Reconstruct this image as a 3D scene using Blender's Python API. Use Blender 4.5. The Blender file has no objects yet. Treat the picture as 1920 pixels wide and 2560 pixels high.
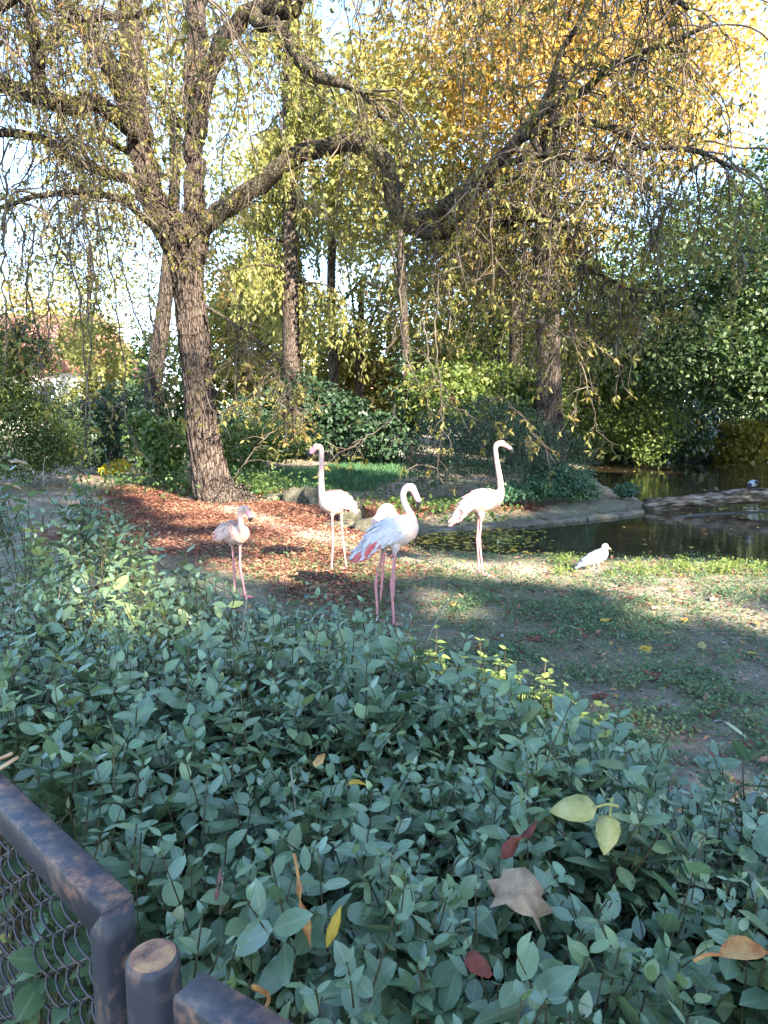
import bpy, math, random
import numpy as np
from mathutils import Vector, Matrix

SEED = 7
random.seed(SEED)
RNG = np.random.default_rng(SEED)
scene = bpy.context.scene
COL = scene.collection
PI = math.pi

# ------------------------------------------------------------------ camera, sky, sun, exposure
PITCH = math.radians(7.7)
CAM_Z = 1.5
F_PX = 1707.0
cam_data = bpy.data.cameras.new('camera')
cam = bpy.data.objects.new('camera', cam_data)
COL.objects.link(cam)
cam.location = (0, 0, CAM_Z)
cam.rotation_euler = (PI / 2 - PITCH, 0, 0)
cam_data.sensor_fit = 'VERTICAL'
cam_data.sensor_height = 24.0
cam_data.sensor_width = 18.0
cam_data.lens = 24.0 * F_PX / 2560.0
cam_data.clip_start = 0.02
cam_data.clip_end = 2000
scene.camera = cam

SUN_EL = math.radians(30)
SUN_AZ = math.atan2(0.62, -0.78)          # clockwise from +Y
S = np.array([math.sin(SUN_AZ) * math.cos(SUN_EL), math.cos(SUN_AZ) * math.cos(SUN_EL), math.sin(SUN_EL)])
world = bpy.data.worlds.new('World')
scene.world = world
world.use_nodes = True
wn = world.node_tree.nodes
wl = world.node_tree.links
bg = wn['Background']
sky = wn.new('ShaderNodeTexSky')
sky.sky_type = 'NISHITA'
sky.sun_disc = False
sky.sun_elevation = SUN_EL
sky.sun_rotation = SUN_AZ
sky.air_density = 0.85
sky.dust_density = 0.1
sky.ozone_density = 1.5
wl.new(sky.outputs['Color'], bg.inputs['Color'])
bg.inputs['Strength'].default_value = 0.125

sun_data = bpy.data.lights.new('sun', 'SUN')
sun_data.energy = 4.5
sun_data.angle = math.radians(0.5)
sun_data.color = (1.0, 0.90, 0.74)
sun = bpy.data.objects.new('sun', sun_data)
COL.objects.link(sun)
sun.rotation_euler = Vector(S).to_track_quat('Z', 'Y').to_euler()
sun.location = tuple(S * 60)

vs = scene.view_settings
vs.view_transform = 'Standard'
vs.look = 'None'
vs.gamma = 1.0
vs.use_curve_mapping = False
vs.exposure = 3.0

scene.cycles.max_bounces = 8
scene.cycles.transparent_max_bounces = 8
scene.cycles.use_denoising = True

# ------------------------------------------------------------------ pixel helpers (photograph's 1920 x 2560 pixels -> metres)
def ray(px, py):
    x = (px - 960) / F_PX
    u = (1280 - py) / F_PX
    return np.array([x, u * math.sin(PITCH) + math.cos(PITCH), u * math.cos(PITCH) - math.sin(PITCH)])

def at(px, py, Y):
    d = ray(px, py)
    return np.array([0, 0, CAM_Z]) + d * (Y / d[1])

def on_z(px, py, z=0.0):
    d = ray(px, py)
    return np.array([0, 0, CAM_Z]) + d * ((z - CAM_Z) / d[2])

# ------------------------------------------------------------------ object helpers
def make_mesh(name, verts, faces, mats=(), mat_idx=None, smooth=True):
    """faces: array (n,k) or list of such arrays / lists"""
    me = bpy.data.meshes.new(name)
    verts = np.asarray(verts, dtype=np.float32).reshape(-1, 3)
    if isinstance(faces, np.ndarray):
        faces = [faces]
    flat, starts, n = [], [], 0
    for f in faces:
        f = np.asarray(f, dtype=np.int32)
        if f.size == 0:
            continue
        if f.ndim == 1:
            f = f[None, :]
        flat.append(f.ravel())
        starts.append(n + np.arange(f.shape[0], dtype=np.int32) * f.shape[1])
        n += f.size
    loops = np.concatenate(flat)
    starts = np.concatenate(starts)
    me.vertices.add(len(verts))
    me.vertices.foreach_set('co', verts.ravel())
    me.loops.add(len(loops))
    me.loops.foreach_set('vertex_index', loops)
    me.polygons.add(len(starts))
    me.polygons.foreach_set('loop_start', starts)
    if mat_idx is not None:
        me.polygons.foreach_set('material_index', np.asarray(mat_idx, dtype=np.int32))
    me.update(calc_edges=True)
    me.validate()
    if smooth:
        me.polygons.foreach_set('use_smooth', np.ones(len(me.polygons), dtype=bool))
    for m in mats:
        me.materials.append(m)
    return me

def base_of(o):
    return Vector(o['_base']) if '_base' in o else Vector(o.location)

def link(name, me, parent=None):
    o = bpy.data.objects.new(name, me)
    COL.objects.link(o)
    if parent is not None:
        o.parent = parent
        root = parent
        while root.parent is not None:
            root = root.parent
        if parent is root:
            o.matrix_parent_inverse = Matrix.LocRotScale(root.location, root.rotation_euler, root.scale).inverted()
    return o

def tag(o, label=None, cat=None, group=None, kind=None):
    if label: o['label'] = label
    if cat: o['category'] = cat
    if group: o['group'] = group
    if kind: o['kind'] = kind
    return o

def empty(name, loc, label, cat, group=None):
    o = bpy.data.objects.new(name, None)
    o.empty_display_size = 0.1
    COL.objects.link(o)
    o.location = tuple(float(v) for v in loc)
    return tag(o, label, cat, group)

class MB:
    """collects shapes into one mesh"""
    def __init__(self):
        self.v, self.f, self.m, self.n = [], [], [], 0
    def add(self, verts, faces, mat=0):
        verts = np.asarray(verts, dtype=np.float32).reshape(-1, 3)
        if isinstance(faces, np.ndarray) and faces.ndim == 2:
            faces = [faces]
        for f in faces:
            f = np.asarray(f, dtype=np.int32)
            if f.ndim == 1: f = f[None, :]
            if f.size == 0: continue
            self.f.append(f + self.n)
            self.m.append(np.full(f.shape[0], mat, dtype=np.int32))
        self.v.append(verts)
        self.n += len(verts)
        return self
    def mesh(self, name, mats, smooth=True):
        return make_mesh(name, np.concatenate(self.v), self.f, mats, np.concatenate(self.m), smooth)
    def build(self, name, mats, parent=None, smooth=True):
        if not isinstance(mats, (list, tuple)): mats = [mats]
        return link(name, self.mesh(name, mats, smooth), parent)

def unit(a):
    a = np.asarray(a, dtype=float)
    return a / np.maximum(np.linalg.norm(a, axis=-1, keepdims=True), 1e-9)

def smooth_path(pts, n):
    """Catmull-Rom through pts (k,d) -> n samples, evenly spaced in parameter by chord length"""
    P = np.asarray(pts, dtype=float)
    if len(P) == 2:
        t = np.linspace(0, 1, n)[:, None]
        return P[0] * (1 - t) + P[1] * t
    d = np.linalg.norm(np.diff(P[:, :3], axis=0), axis=1) + 1e-6
    s = np.concatenate([[0], np.cumsum(d)])
    q = np.linspace(0, s[-1], n)
    i = np.clip(np.searchsorted(s, q, side='right') - 1, 0, len(P) - 2)
    t = ((q - s[i]) / d[i])[:, None]
    Pe = np.vstack([2 * P[0] - P[1], P, 2 * P[-1] - P[-2]])
    p0, p1, p2, p3 = Pe[i], Pe[i + 1], Pe[i + 2], Pe[i + 3]
    return 0.5 * ((2 * p1) + (-p0 + p2) * t + (2 * p0 - 5 * p1 + 4 * p2 - p3) * t ** 2 + (-p0 + 3 * p1 - 3 * p2 + p3) * t ** 3)

def sweep(P, rw, rh=None, sides=12, up=(0, 0, 1), caps=True, bump=None):
    """tube along P (n,3); rw half-width across, rh half-height along 'up'; up=None uses parallel transport"""
    P = np.asarray(P, dtype=float)
    n = len(P)
    rw = np.broadcast_to(np.asarray(rw, dtype=float), (n,))
    rh = rw if rh is None else np.broadcast_to(np.asarray(rh, dtype=float), (n,))
    T = unit(np.gradient(P, axis=0))
    A = np.zeros((n, 3))
    if up is None:
        ref = np.array([1.0, 0, 0]) if abs(T[0][0]) < 0.8 else np.array([0, 1.0, 0])
        a = unit(np.cross(T[0], ref))
        for i in range(n):
            a = unit(a - T[i] * np.dot(a, T[i]))
            A[i] = a
    else:
        A = unit(np.cross(T, np.asarray(up, dtype=float)))
    B = np.cross(A, T)
    th = np.arange(sides) * 2 * PI / sides
    c, s_ = np.cos(th), np.sin(th)
    k = np.ones((n, sides)) if bump is None else bump
    V = P[:, None, :] + A[:, None, :] * (rw[:, None] * c[None] * k)[..., None] + B[:, None, :] * (rh[:, None] * s_[None] * k)[..., None]
    idx = np.arange(n * sides).reshape(n, sides)
    a = idx[:-1]; b = idx[1:]
    Fq = np.stack([a, np.roll(a, -1, 1), np.roll(b, -1, 1), b], -1).reshape(-1, 4)
    V = V.reshape(-1, 3)
    faces = [Fq]
    if caps:
        V = np.vstack([V, P[0], P[-1]])
        r0, r1 = idx[0], idx[-1]
        faces.append(np.stack([np.roll(r0, -1), r0, np.full(sides, n * sides)], -1))
        faces.append(np.stack([r1, np.roll(r1, -1), np.full(sides, n * sides + 1)], -1))
    return V, faces

def tubes(P, R, sides=3):
    """many thin tubes: P (n,m,3), R (n,m)"""
    n, m = P.shape[:2]
    T = unit(np.gradient(P, axis=1))
    ref = np.where(np.abs(T[..., 2:3]) > 0.8, np.array([1.0, 0.3, 0]), np.array([0, 0, 1.0]))
    A = unit(np.cross(T, ref)); B = np.cross(A, T)
    th = np.arange(sides) * 2 * PI / sides
    V = P[:, :, None, :] + (A[:, :, None, :] * np.cos(th)[:, None] + B[:, :, None, :] * np.sin(th)[:, None]) * R[:, :, None, None]
    idx = np.arange(n * m * sides).reshape(n, m, sides)
    a, b = idx[:, :-1], idx[:, 1:]
    F = np.stack([a, np.roll(a, -1, 2), np.roll(b, -1, 2), b], -1).reshape(-1, 4)
    return V.reshape(-1, 3), F

# leaf templates: vertices (u along, v across, w out of plane), faces
T_RHOMB = (np.array([[0, 0, 0], [.42, -.5, .06], [1, 0, -.1], [.42, .5, .06]]), [np.array([[0, 1, 2, 3]])])
T_FOLD = (np.array([[0, 0, 0], [.38, -.5, .07], [.45, 0, 0], [.38, .5, .07], [1, 0, -.12]]),
          [np.array([[0, 1, 2], [0, 2, 3], [1, 4, 2], [2, 4, 3]])])
def _oval(w=(.30, .47, .43, .24), curve=.10, fold=.10):
    us = [.14, .36, .62, .84]
    v = [[0, 0, 0]]
    for u, h in zip(us, w):
        z = -curve * u * u
        v += [[u, -h, z + fold * h], [u, 0, z], [u, h, z + fold * h]]
    v.append([1, 0, -curve])
    f3 = [[0, 1, 2], [0, 2, 3], [10, 13, 11], [11, 13, 12]]
    f4 = []
    for k in range(3):
        a = 1 + 3 * k; b = a + 3
        f4 += [[a, b, b + 1, a + 1], [a + 1, b + 1, b + 2, a + 2]]
    return np.array(v), [np.array(f3), np.array(f4)]
T_HEX = (np.array([[0, 0, 0], [.28, -.46, .05], [.68, -.38, 0], [1, 0, -.12], [.68, .38, 0], [.28, .46, .05]]), [np.array([[0, 1, 2, 3], [0, 3, 4, 5]])])
T_OVAL = _oval()
T_LANCE = _oval((.22, .45, .40, .18), .16, .22)
T_ROUND = _oval((.36, .5, .48, .32), .06, .08)
T_CURL = _oval((.25, .48, .45, .2), .55, .75)
def _star(nl=5):
    """lobed maple-like leaf, a fan around its middle"""
    v = [[.45, 0, 0]]
    pts = [(0, .06), (.10, .22), (.02, .42), (.30, .36), (.42, .56), (.62, .34), (.74, .36), (.80, .14), (1.0, 0)]
    full = [(u, -h) for u, h in pts] + [(u, h) for u, h in pts[-2::-1]]
    for u, h in full:
        v.append([u, h, -.12 * u * u + .10 * abs(h)])
    n = len(full)
    f = [[0, 1 + i, 1 + (i + 1) % n] for i in range(n)]
    return np.array(v), [np.array(f)]
T_STAR = _star()

def leaf_mesh(tpl, P, D, N, L, W):
    tv, tf = tpl
    P = np.asarray(P); n = len(P); k = len(tv)
    D = unit(D); Sd = unit(np.cross(N, D)); Nn = np.cross(D, Sd)
    L = np.broadcast_to(L, (n,)); W = np.broadcast_to(W, (n,))
    V = (P[:, None] + tv[None, :, 0:1] * (L[:, None, None] * D[:, None]) + tv[None, :, 1:2] * (W[:, None, None] * Sd[:, None])
         + tv[None, :, 2:3] * (W[:, None, None] * Nn[:, None]))
    off = (np.arange(n) * k)[:, None, None]
    faces = [(f[None] + off).reshape(-1, f.shape[1]) for f in tf]
    return V.reshape(-1, 3), faces

def set_rib(me, tpls):
    """1 on the midrib, 0 at the leaf edge; tpls: [(template, how many), ...] in build order"""
    vals = np.concatenate([np.tile(1 - 2 * np.abs(t[0][:, 1]), k) for t, k in tpls]).astype(np.float32)
    a = me.attributes.new('rib', 'FLOAT', 'POINT')
    if len(a.data) == len(vals): a.data.foreach_set('value', vals)

def rand_dirs(n, rng=RNG):
    return unit(rng.normal(size=(n, 3)))

# value noise on the plane / in space for placement and heights
class Noise:
    def __init__(self, seed):
        self.t = np.random.default_rng(seed).random((64, 64))
    def __call__(self, x, y, scale=1.0):
        x = np.asarray(x, float) * scale + 100.3; y = np.asarray(y, float) * scale + 57.7
        xi = np.floor(x).astype(int); yi = np.floor(y).astype(int)
        fx = x - xi; fy = y - yi
        fx = fx * fx * (3 - 2 * fx); fy = fy * fy * (3 - 2 * fy)
        t = self.t
        g = lambda a, b: t[a % 64, b % 64]
        return (g(xi, yi) * (1 - fx) + g(xi + 1, yi) * fx) * (1 - fy) + (g(xi, yi + 1) * (1 - fx) + g(xi + 1, yi + 1) * fx) * fy
    def fbm(self, x, y, scale=1.0, o=3):
        s, a, k = 0, .5, 0
        for i in range(o):
            s = s + a * self(x, y, scale * 2 ** i + .01 * i); k += a; a *= .5
        return s / k
NZ = [Noise(i) for i in range(8)]

def inside(poly, x, y):
    x = np.asarray(x, float); y = np.asarray(y, float)
    c = np.zeros(x.shape, bool)
    n = len(poly)
    for i in range(n):
        x1, y1 = poly[i]; x2, y2 = poly[(i + 1) % n]
        if y1 == y2: continue
        k = ((y1 > y) != (y2 > y)) & (x < (x2 - x1) * (y - y1) / (y2 - y1) + x1)
        c ^= k
    return c

def edge_dist(poly, x, y, closed=True):
    x = np.asarray(x, float); y = np.asarray(y, float)
    d = np.full(x.shape, 1e9)
    n = len(poly)
    for i in range(n if closed else n - 1):
        x1, y1 = poly[i]; x2, y2 = poly[(i + 1) % n]
        dx, dy = x2 - x1, y2 - y1
        t = np.clip(((x - x1) * dx + (y - y1) * dy) / max(dx * dx + dy * dy, 1e-9), 0, 1)
        d = np.minimum(d, np.hypot(x - x1 - t * dx, y - y1 - t * dy))
    return d

# ------------------------------------------------------------------ materials
def new_mat(name):
    m = bpy.data.materials.new(name)
    m.use_nodes = True
    nt = m.node_tree
    for n in list(nt.nodes): nt.nodes.remove(n)
    out = nt.nodes.new('ShaderNodeOutputMaterial')
    return m, nt, out

def node(nt, kind, **kw):
    n = nt.nodes.new(kind)
    for k, v in kw.items():
        if k in n.inputs: n.inputs[k].default_value = v
        else: setattr(n, k, v)
    return n

def ramp(nt, cols, interp='LINEAR'):
    r = nt.nodes.new('ShaderNodeValToRGB')
    r.color_ramp.interpolation = interp
    els = r.color_ramp.elements
    while len(els) < len(cols): els.new(0.5)
    for e, (p, c) in zip(els, cols):
        e.position = p; e.color = (*c, 1)
    return r

def even(cols):
    n = len(cols)
    return [(i / max(n - 1, 1), c) for i, c in enumerate(cols)]

def foliage(name, cols, trans=0.3, rough=0.5, spec=0.4, patch=1.2, sheen=0.0, vein=False, tcol=1.6):
    """one colour per leaf (island or object), drifting in patches through the plant; light passes through"""
    m, nt, out = new_mat(name)
    L = nt.links.new
    geo = nt.nodes.new('ShaderNodeNewGeometry')
    oi = nt.nodes.new('ShaderNodeObjectInfo')
    ad = node(nt, 'ShaderNodeMath', operation='ADD')
    L(geo.outputs['Random Per Island'], ad.inputs[0]); L(oi.outputs['Random'], ad.inputs[1])
    fr = node(nt, 'ShaderNodeMath', operation='FRACT'); L(ad.outputs[0], fr.inputs[0])
    tx = node(nt, 'ShaderNodeTexNoise', Scale=patch, Detail=2.0)
    L(geo.outputs['Position'], tx.inputs['Vector'])
    mp = node(nt, 'ShaderNodeMapRange'); mp.inputs[1].default_value = .3; mp.inputs[2].default_value = .7
    L(tx.outputs['Fac'], mp.inputs[0])
    mx = node(nt, 'ShaderNodeMix', data_type='FLOAT'); mx.inputs[0].default_value = .45
    L(fr.outputs[0], mx.inputs[2]); L(mp.outputs[0], mx.inputs[3])
    rp = ramp(nt, even(cols)); L(mx.outputs[0], rp.inputs[0])
    col = rp.outputs[0]
    # wear and mottling inside a leaf
    t2 = node(nt, 'ShaderNodeTexNoise', Scale=60.0, Detail=3.0); L(geo.outputs['Position'], t2.inputs['Vector'])
    m2 = node(nt, 'ShaderNodeMapRange'); m2.inputs[3].default_value = .72; m2.inputs[4].default_value = 1.28
    L(t2.outputs['Fac'], m2.inputs[0])
    vm = node(nt, 'ShaderNodeVectorMath', operation='SCALE'); L(col, vm.inputs[0]); L(m2.outputs[0], vm.inputs['Scale'])
    col = vm.outputs[0]
    if vein:
        at_ = nt.nodes.new('ShaderNodeAttribute'); at_.attribute_name = 'rib'
        rr = node(nt, 'ShaderNodeMapRange'); rr.inputs[1].default_value = .86; rr.inputs[2].default_value = .97; rr.inputs[4].default_value = .55
        L(at_.outputs['Fac'], rr.inputs[0])
        mv = node(nt, 'ShaderNodeMix', data_type='RGBA'); L(rr.outputs[0], mv.inputs[0]); L(col, mv.inputs[6]); mv.inputs[7].default_value = (.20, .26, .13, 1)
        col = mv.outputs[2]
    p = node(nt, 'ShaderNodeBsdfPrincipled', Roughness=rough)
    p.inputs['Specular IOR Level'].default_value = spec
    if vein:
        r3 = node(nt, 'ShaderNodeMapRange'); r3.inputs[3].default_value = rough - .10; r3.inputs[4].default_value = rough + .16
        L(fr.outputs[0], r3.inputs[0]); L(r3.outputs[0], p.inputs['Roughness'])
    L(col, p.inputs['Base Color'])
    if trans > 0:
        tr = nt.nodes.new('ShaderNodeBsdfTranslucent')
        v2 = node(nt, 'ShaderNodeVectorMath', operation='MULTIPLY'); L(col, v2.inputs[0])
        v2.inputs[1].default_value = (tcol * 1.05, tcol * 1.0, tcol * .68)
        L(v2.outputs[0], tr.inputs['Color'])
        ms = nt.nodes.new('ShaderNodeMixShader'); ms.inputs[0].default_value = trans
        L(p.outputs[0], ms.inputs[1]); L(tr.outputs[0], ms.inputs[2]); L(ms.outputs[0], out.inputs['Surface'])
    else:
        L(p.outputs[0], out.inputs['Surface'])
    return m

def plain(name, cols, rough=0.7, scale=8.0, bump=0.0, bscale=30.0, spec=0.3, stretch=(1, 1, 1), metal=0.0, detail=5.0, contrast=(.3, .7)):
    m, nt, out = new_mat(name)
    L = nt.links.new
    geo = nt.nodes.new('ShaderNodeNewGeometry')
    mpn = nt.nodes.new('ShaderNodeMapping'); mpn.inputs['Scale'].default_value = stretch
    L(geo.outputs['Position'], mpn.inputs['Vector'])
    tx = node(nt, 'ShaderNodeTexNoise', Scale=scale, Detail=detail, Roughness=.65); L(mpn.outputs[0], tx.inputs['Vector'])
    mr = node(nt, 'ShaderNodeMapRange'); mr.inputs[1].default_value = contrast[0]; mr.inputs[2].default_value = contrast[1]
    L(tx.outputs['Fac'], mr.inputs[0])
    rp = ramp(nt, even(cols)); L(mr.outputs[0], rp.inputs[0])
    p = node(nt, 'ShaderNodeBsdfPrincipled', Roughness=rough, Metallic=metal)
    p.inputs['Specular IOR Level'].default_value = spec
    L(rp.outputs[0], p.inputs['Base Color'])
    if bump > 0:
        t2 = node(nt, 'ShaderNodeTexNoise', Scale=bscale, Detail=6.0, Roughness=.7); L(mpn.outputs[0], t2.inputs['Vector'])
        b = node(nt, 'ShaderNodeBump', Strength=bump, Distance=.02); L(t2.outputs['Fac'], b.inputs['Height'])
        L(b.outputs[0], p.inputs['Normal'])
    L(p.outputs[0], out.inputs['Surface'])
    return m

M = {}
def bark_mat(name, cols, scale=30, flat=.32):
    m, nt, out = new_mat(name)
    L = nt.links.new
    geo = nt.nodes.new('ShaderNodeNewGeometry')
    mp = nt.nodes.new('ShaderNodeMapping'); mp.inputs['Scale'].default_value = (1, 1, flat); L(geo.outputs['Position'], mp.inputs['Vector'])
    wob = node(nt, 'ShaderNodeTexNoise', Scale=7.0, Detail=4.0); L(mp.outputs[0], wob.inputs['Vector'])
    sc = node(nt, 'ShaderNodeVectorMath', operation='SCALE'); sc.inputs['Scale'].default_value = .16; L(wob.outputs['Color'], sc.inputs[0])
    ad = node(nt, 'ShaderNodeVectorMath', operation='ADD'); L(mp.outputs[0], ad.inputs[0]); L(sc.outputs[0], ad.inputs[1])
    vo = node(nt, 'ShaderNodeTexVoronoi', feature='DISTANCE_TO_EDGE', Scale=scale); L(ad.outputs[0], vo.inputs['Vector'])
    v2 = node(nt, 'ShaderNodeTexVoronoi', Scale=scale); L(ad.outputs[0], v2.inputs['Vector'])
    fine = node(nt, 'ShaderNodeTexNoise', Scale=70.0, Detail=8.0, Roughness=.8); L(mp.outputs[0], fine.inputs['Vector'])
    big = node(nt, 'ShaderNodeTexNoise', Scale=3.0, Detail=4.0); L(geo.outputs['Position'], big.inputs['Vector'])
    fi = node(nt, 'ShaderNodeMapRange'); fi.inputs[2].default_value = .12; L(vo.outputs['Distance'], fi.inputs[0])
    sx = nt.nodes.new('ShaderNodeSeparateColor'); L(v2.outputs['Color'], sx.inputs[0])
    a1 = node(nt, 'ShaderNodeMath', operation='MULTIPLY_ADD'); L(sx.outputs[0], a1.inputs[0]); a1.inputs[1].default_value = .35; L(fine.outputs['Fac'], a1.inputs[2])
    a2 = node(nt, 'ShaderNodeMath', operation='MULTIPLY'); L(a1.outputs[0], a2.inputs[0]); L(fi.outputs[0], a2.inputs[1])
    a3 = node(nt, 'ShaderNodeMath', operation='MULTIPLY_ADD'); L(big.outputs['Fac'], a3.inputs[0]); a3.inputs[1].default_value = .5; L(a2.outputs[0], a3.inputs[2])
    a4 = node(nt, 'ShaderNodeMath', operation='MULTIPLY'); L(a3.outputs[0], a4.inputs[0]); a4.inputs[1].default_value = .85
    r = ramp(nt, [(.2, cols[0]), (.45, cols[1]), (.62, cols[2]), (.85, cols[3])]); L(a4.outputs[0], r.inputs[0])
    p = node(nt, 'ShaderNodeBsdfPrincipled', Roughness=.95); p.inputs['Specular IOR Level'].default_value = .1
    L(r.outputs[0], p.inputs['Base Color'])
    b = node(nt, 'ShaderNodeBump', Strength=1.0, Distance=.03); L(a2.outputs[0], b.inputs['Height']); L(b.outputs[0], p.inputs['Normal'])
    L(p.outputs[0], out.inputs['Surface'])
    return m
M['bark'] = bark_mat('bark', [(.009, .007, .006), (.032, .023, .018), (.066, .049, .039), (.125, .097, .08)], 26, .2)
M['limb_bark'] = bark_mat('limb_bark', [(.009, .008, .007), (.027, .022, .017), (.06, .05, .034), (.13, .11, .075)], 34, .6)
M['dark_bark'] = bark_mat('dark_bark', [(.008, .006, .005), (.025, .019, .015), (.052, .040, .032), (.10, .08, .065)], 20, .2)
M['twig'] = plain('twig', [(.024, .018, .013), (.07, .054, .04), (.18, .14, .105)], .8, 3, 0, 10, .25)
M['stem'] = plain('stem', [(.025, .02, .013), (.06, .05, .025), (.11, .10, .05)], .8, 25, 0, 10, .25)
M['chestnut_leaf'] = foliage('chestnut_leaf', [(.04, .034, .014), (.08, .075, .02), (.12, .12, .028), (.17, .16, .04), (.22, .16, .045), (.20, .085, .03)], .35, .5, .35, 1.5)
M['hedge_leaf'] = foliage('hedge_leaf', [(.034, .066, .032), (.078, .132, .064), (.125, .195, .088), (.086, .148, .078), (.155, .22, .08), (.25, .26, .06)], .10, .37, .85, 2.0, vein=True)
M['nettle'] = foliage('nettle_leaf', [(.14, .20, .055), (.22, .28, .08), (.28, .33, .11)], .35, .5, .3, 3.0)
M['weed'] = foliage('weed_leaf', [(.045, .08, .042), (.075, .13, .06), (.11, .175, .075), (.19, .21, .09)], .2, .55, .3, 1.5)
M['grass'] = foliage('grass_blade', [(.025, .075, .035), (.045, .115, .045), (.075, .15, .055)], .2, .5, .3, .7)
M['litter'] = foliage('litter_leaf', [(.045, .022, .018), (.105, .042, .030), (.19, .078, .048), (.32, .165, .10), (.50, .38, .25)], .08, .7, .2, .8)
M['pale_litter'] = foliage('pale_litter_leaf', [(.16, .14, .09), (.30, .24, .13), (.35, .18, .05), (.42, .33, .10), (.22, .26, .20)], .08, .7, .25, 2)

# ------------------------------------------------------------------ ground and pond shape
Z_WATER = -0.08
POND_PX = [(2500, 1450), (2150, 1430), (1920, 1414), (1833, 1407), (1765, 1401), (1664, 1397), (1522, 1394), (1440, 1394), (1340, 1390), (1240, 1386),
           (1150, 1382), (1080, 1377), (1030, 1370), (1006, 1357), (1012, 1342), (1041, 1330), (1130, 1323), (1240, 1315), (1360, 1306), (1480, 1295),
           (1560, 1286), (1605, 1277), (1618, 1266), (1606, 1254), (1575, 1240), (1512, 1216), (1478, 1194), (1462, 1172), (1475, 1160), (1560, 1153),
           (1700, 1150), (1920, 1147), (2300, 1149), (2900, 1155)]
POND = [tuple(on_z(x, y, Z_WATER)[:2]) for x, y in POND_PX]

def ground_z(x, y):
    x = np.asarray(x, float); y = np.asarray(y, float)
    z = (NZ[0].fbm(x, y, .5, 3) - .5) * .10 + (NZ[1](x, y, 3.0) - .5) * .02
    back = np.clip((y - 12.5) / 14, 0, 1); left = np.clip((6 - x) / 6, 0, 1)
    z = z + .55 * back * left
    z = z + .10 * np.clip((-x - .5) / 3, 0, 1) * np.clip((y - 7) / 4, 0, 1)
    d = edge_dist(POND, x, y); ins = inside(POND, x, y)
    sd = np.where(ins, -d, d)
    k = np.clip(sd / .9, 0, 1); k = k * k * (3 - 2 * k)
    shore = Z_WATER + .015
    zout = shore + (z - shore) * k
    zin = np.maximum(shore - .03 - d * .35, -.6)
    return np.where(ins, zin, np.maximum(zout, Z_WATER + .01 + np.clip(sd, 0, .3) * .06))

def gpt(px, py):
    z = 0.0
    for _ in range(4):
        p = on_z(px, py, z); z = float(ground_z(p[0], p[1]))
    return np.array([p[0], p[1], z])

# ------------------------------------------------------------------ ground, water, kerb
def axis(lo, hi, d, far_lo, far_hi, g=1.16):
    a = list(np.arange(lo, hi + d / 2, d))
    s, x = d, hi
    while x < far_hi: s *= g; x += s; a.append(x)
    s, x = d, lo
    pre = []
    while x > far_lo: s *= g; x -= s; pre.append(x)
    return np.array(pre[::-1] + a)

gx = axis(-6, 9, .09, -500, 500)
gy = axis(.2, 15, .09, -60, 600)
GX, GY = np.meshgrid(gx, gy)
GZ = ground_z(GX, GY)

LIT_PX = [(150, 1330), (250, 1225), (420, 1205), (600, 1195), (760, 1220), (1000, 1255), (1200, 1265), (1320, 1262), (1370, 1280), (1200, 1310),
          (1040, 1320), (1000, 1380), (1010, 1400), (1250, 1425), (1330, 1430), (1100, 1450), (900, 1470), (700, 1470), (560, 1460), (430, 1440)]
LITTER = [tuple(gpt(x, y)[:2]) for x, y in LIT_PX]
def litter_mask(x, y):
    d = edge_dist(LITTER, x, y); s = np.where(inside(LITTER, x, y), d, -d)
    s = s + (NZ[2].fbm(x, y, .9, 3) - .5) * 2.0
    return np.clip(s / .7 + .35, 0, 1)
SUNLIT_PATH = [tuple(gpt(x, y)[:2]) for x, y in ((470, 1240), (600, 1278), (720, 1315), (850, 1358), (960, 1392), (1100, 1412), (1250, 1418), (1420, 1428))]
def sunlit_path_mask(x, y):
    """trodden pale soil with few leaves; brightness of the sunlit strips put into its colour"""
    d = edge_dist(SUNLIT_PATH, x, y, closed=False) + (NZ[5].fbm(x, y, 2.6, 3) - .5) * .7
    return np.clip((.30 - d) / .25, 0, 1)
LAWN_PX = [(560, 1200), (700, 1150), (800, 1135), (1000, 1140), (1040, 1185), (960, 1215), (800, 1235), (640, 1225)]
LAWN = [tuple(gpt(x, y)[:2]) for x, y in LAWN_PX]
def green_mask(x, y):
    """weeds: patchy on the near ground, thin among the litter"""
    k = .45 * NZ[3].fbm(x, y, 1.1, 4) + .55 * NZ[6].fbm(x, y, 3.2, 3)
    near = np.clip((7.2 - y) / 1.2, 0, 1) * np.clip((x + 1.5) / 1.0, 0, 1)
    return np.clip((k - .43) * 8, 0, 1) * near

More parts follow.
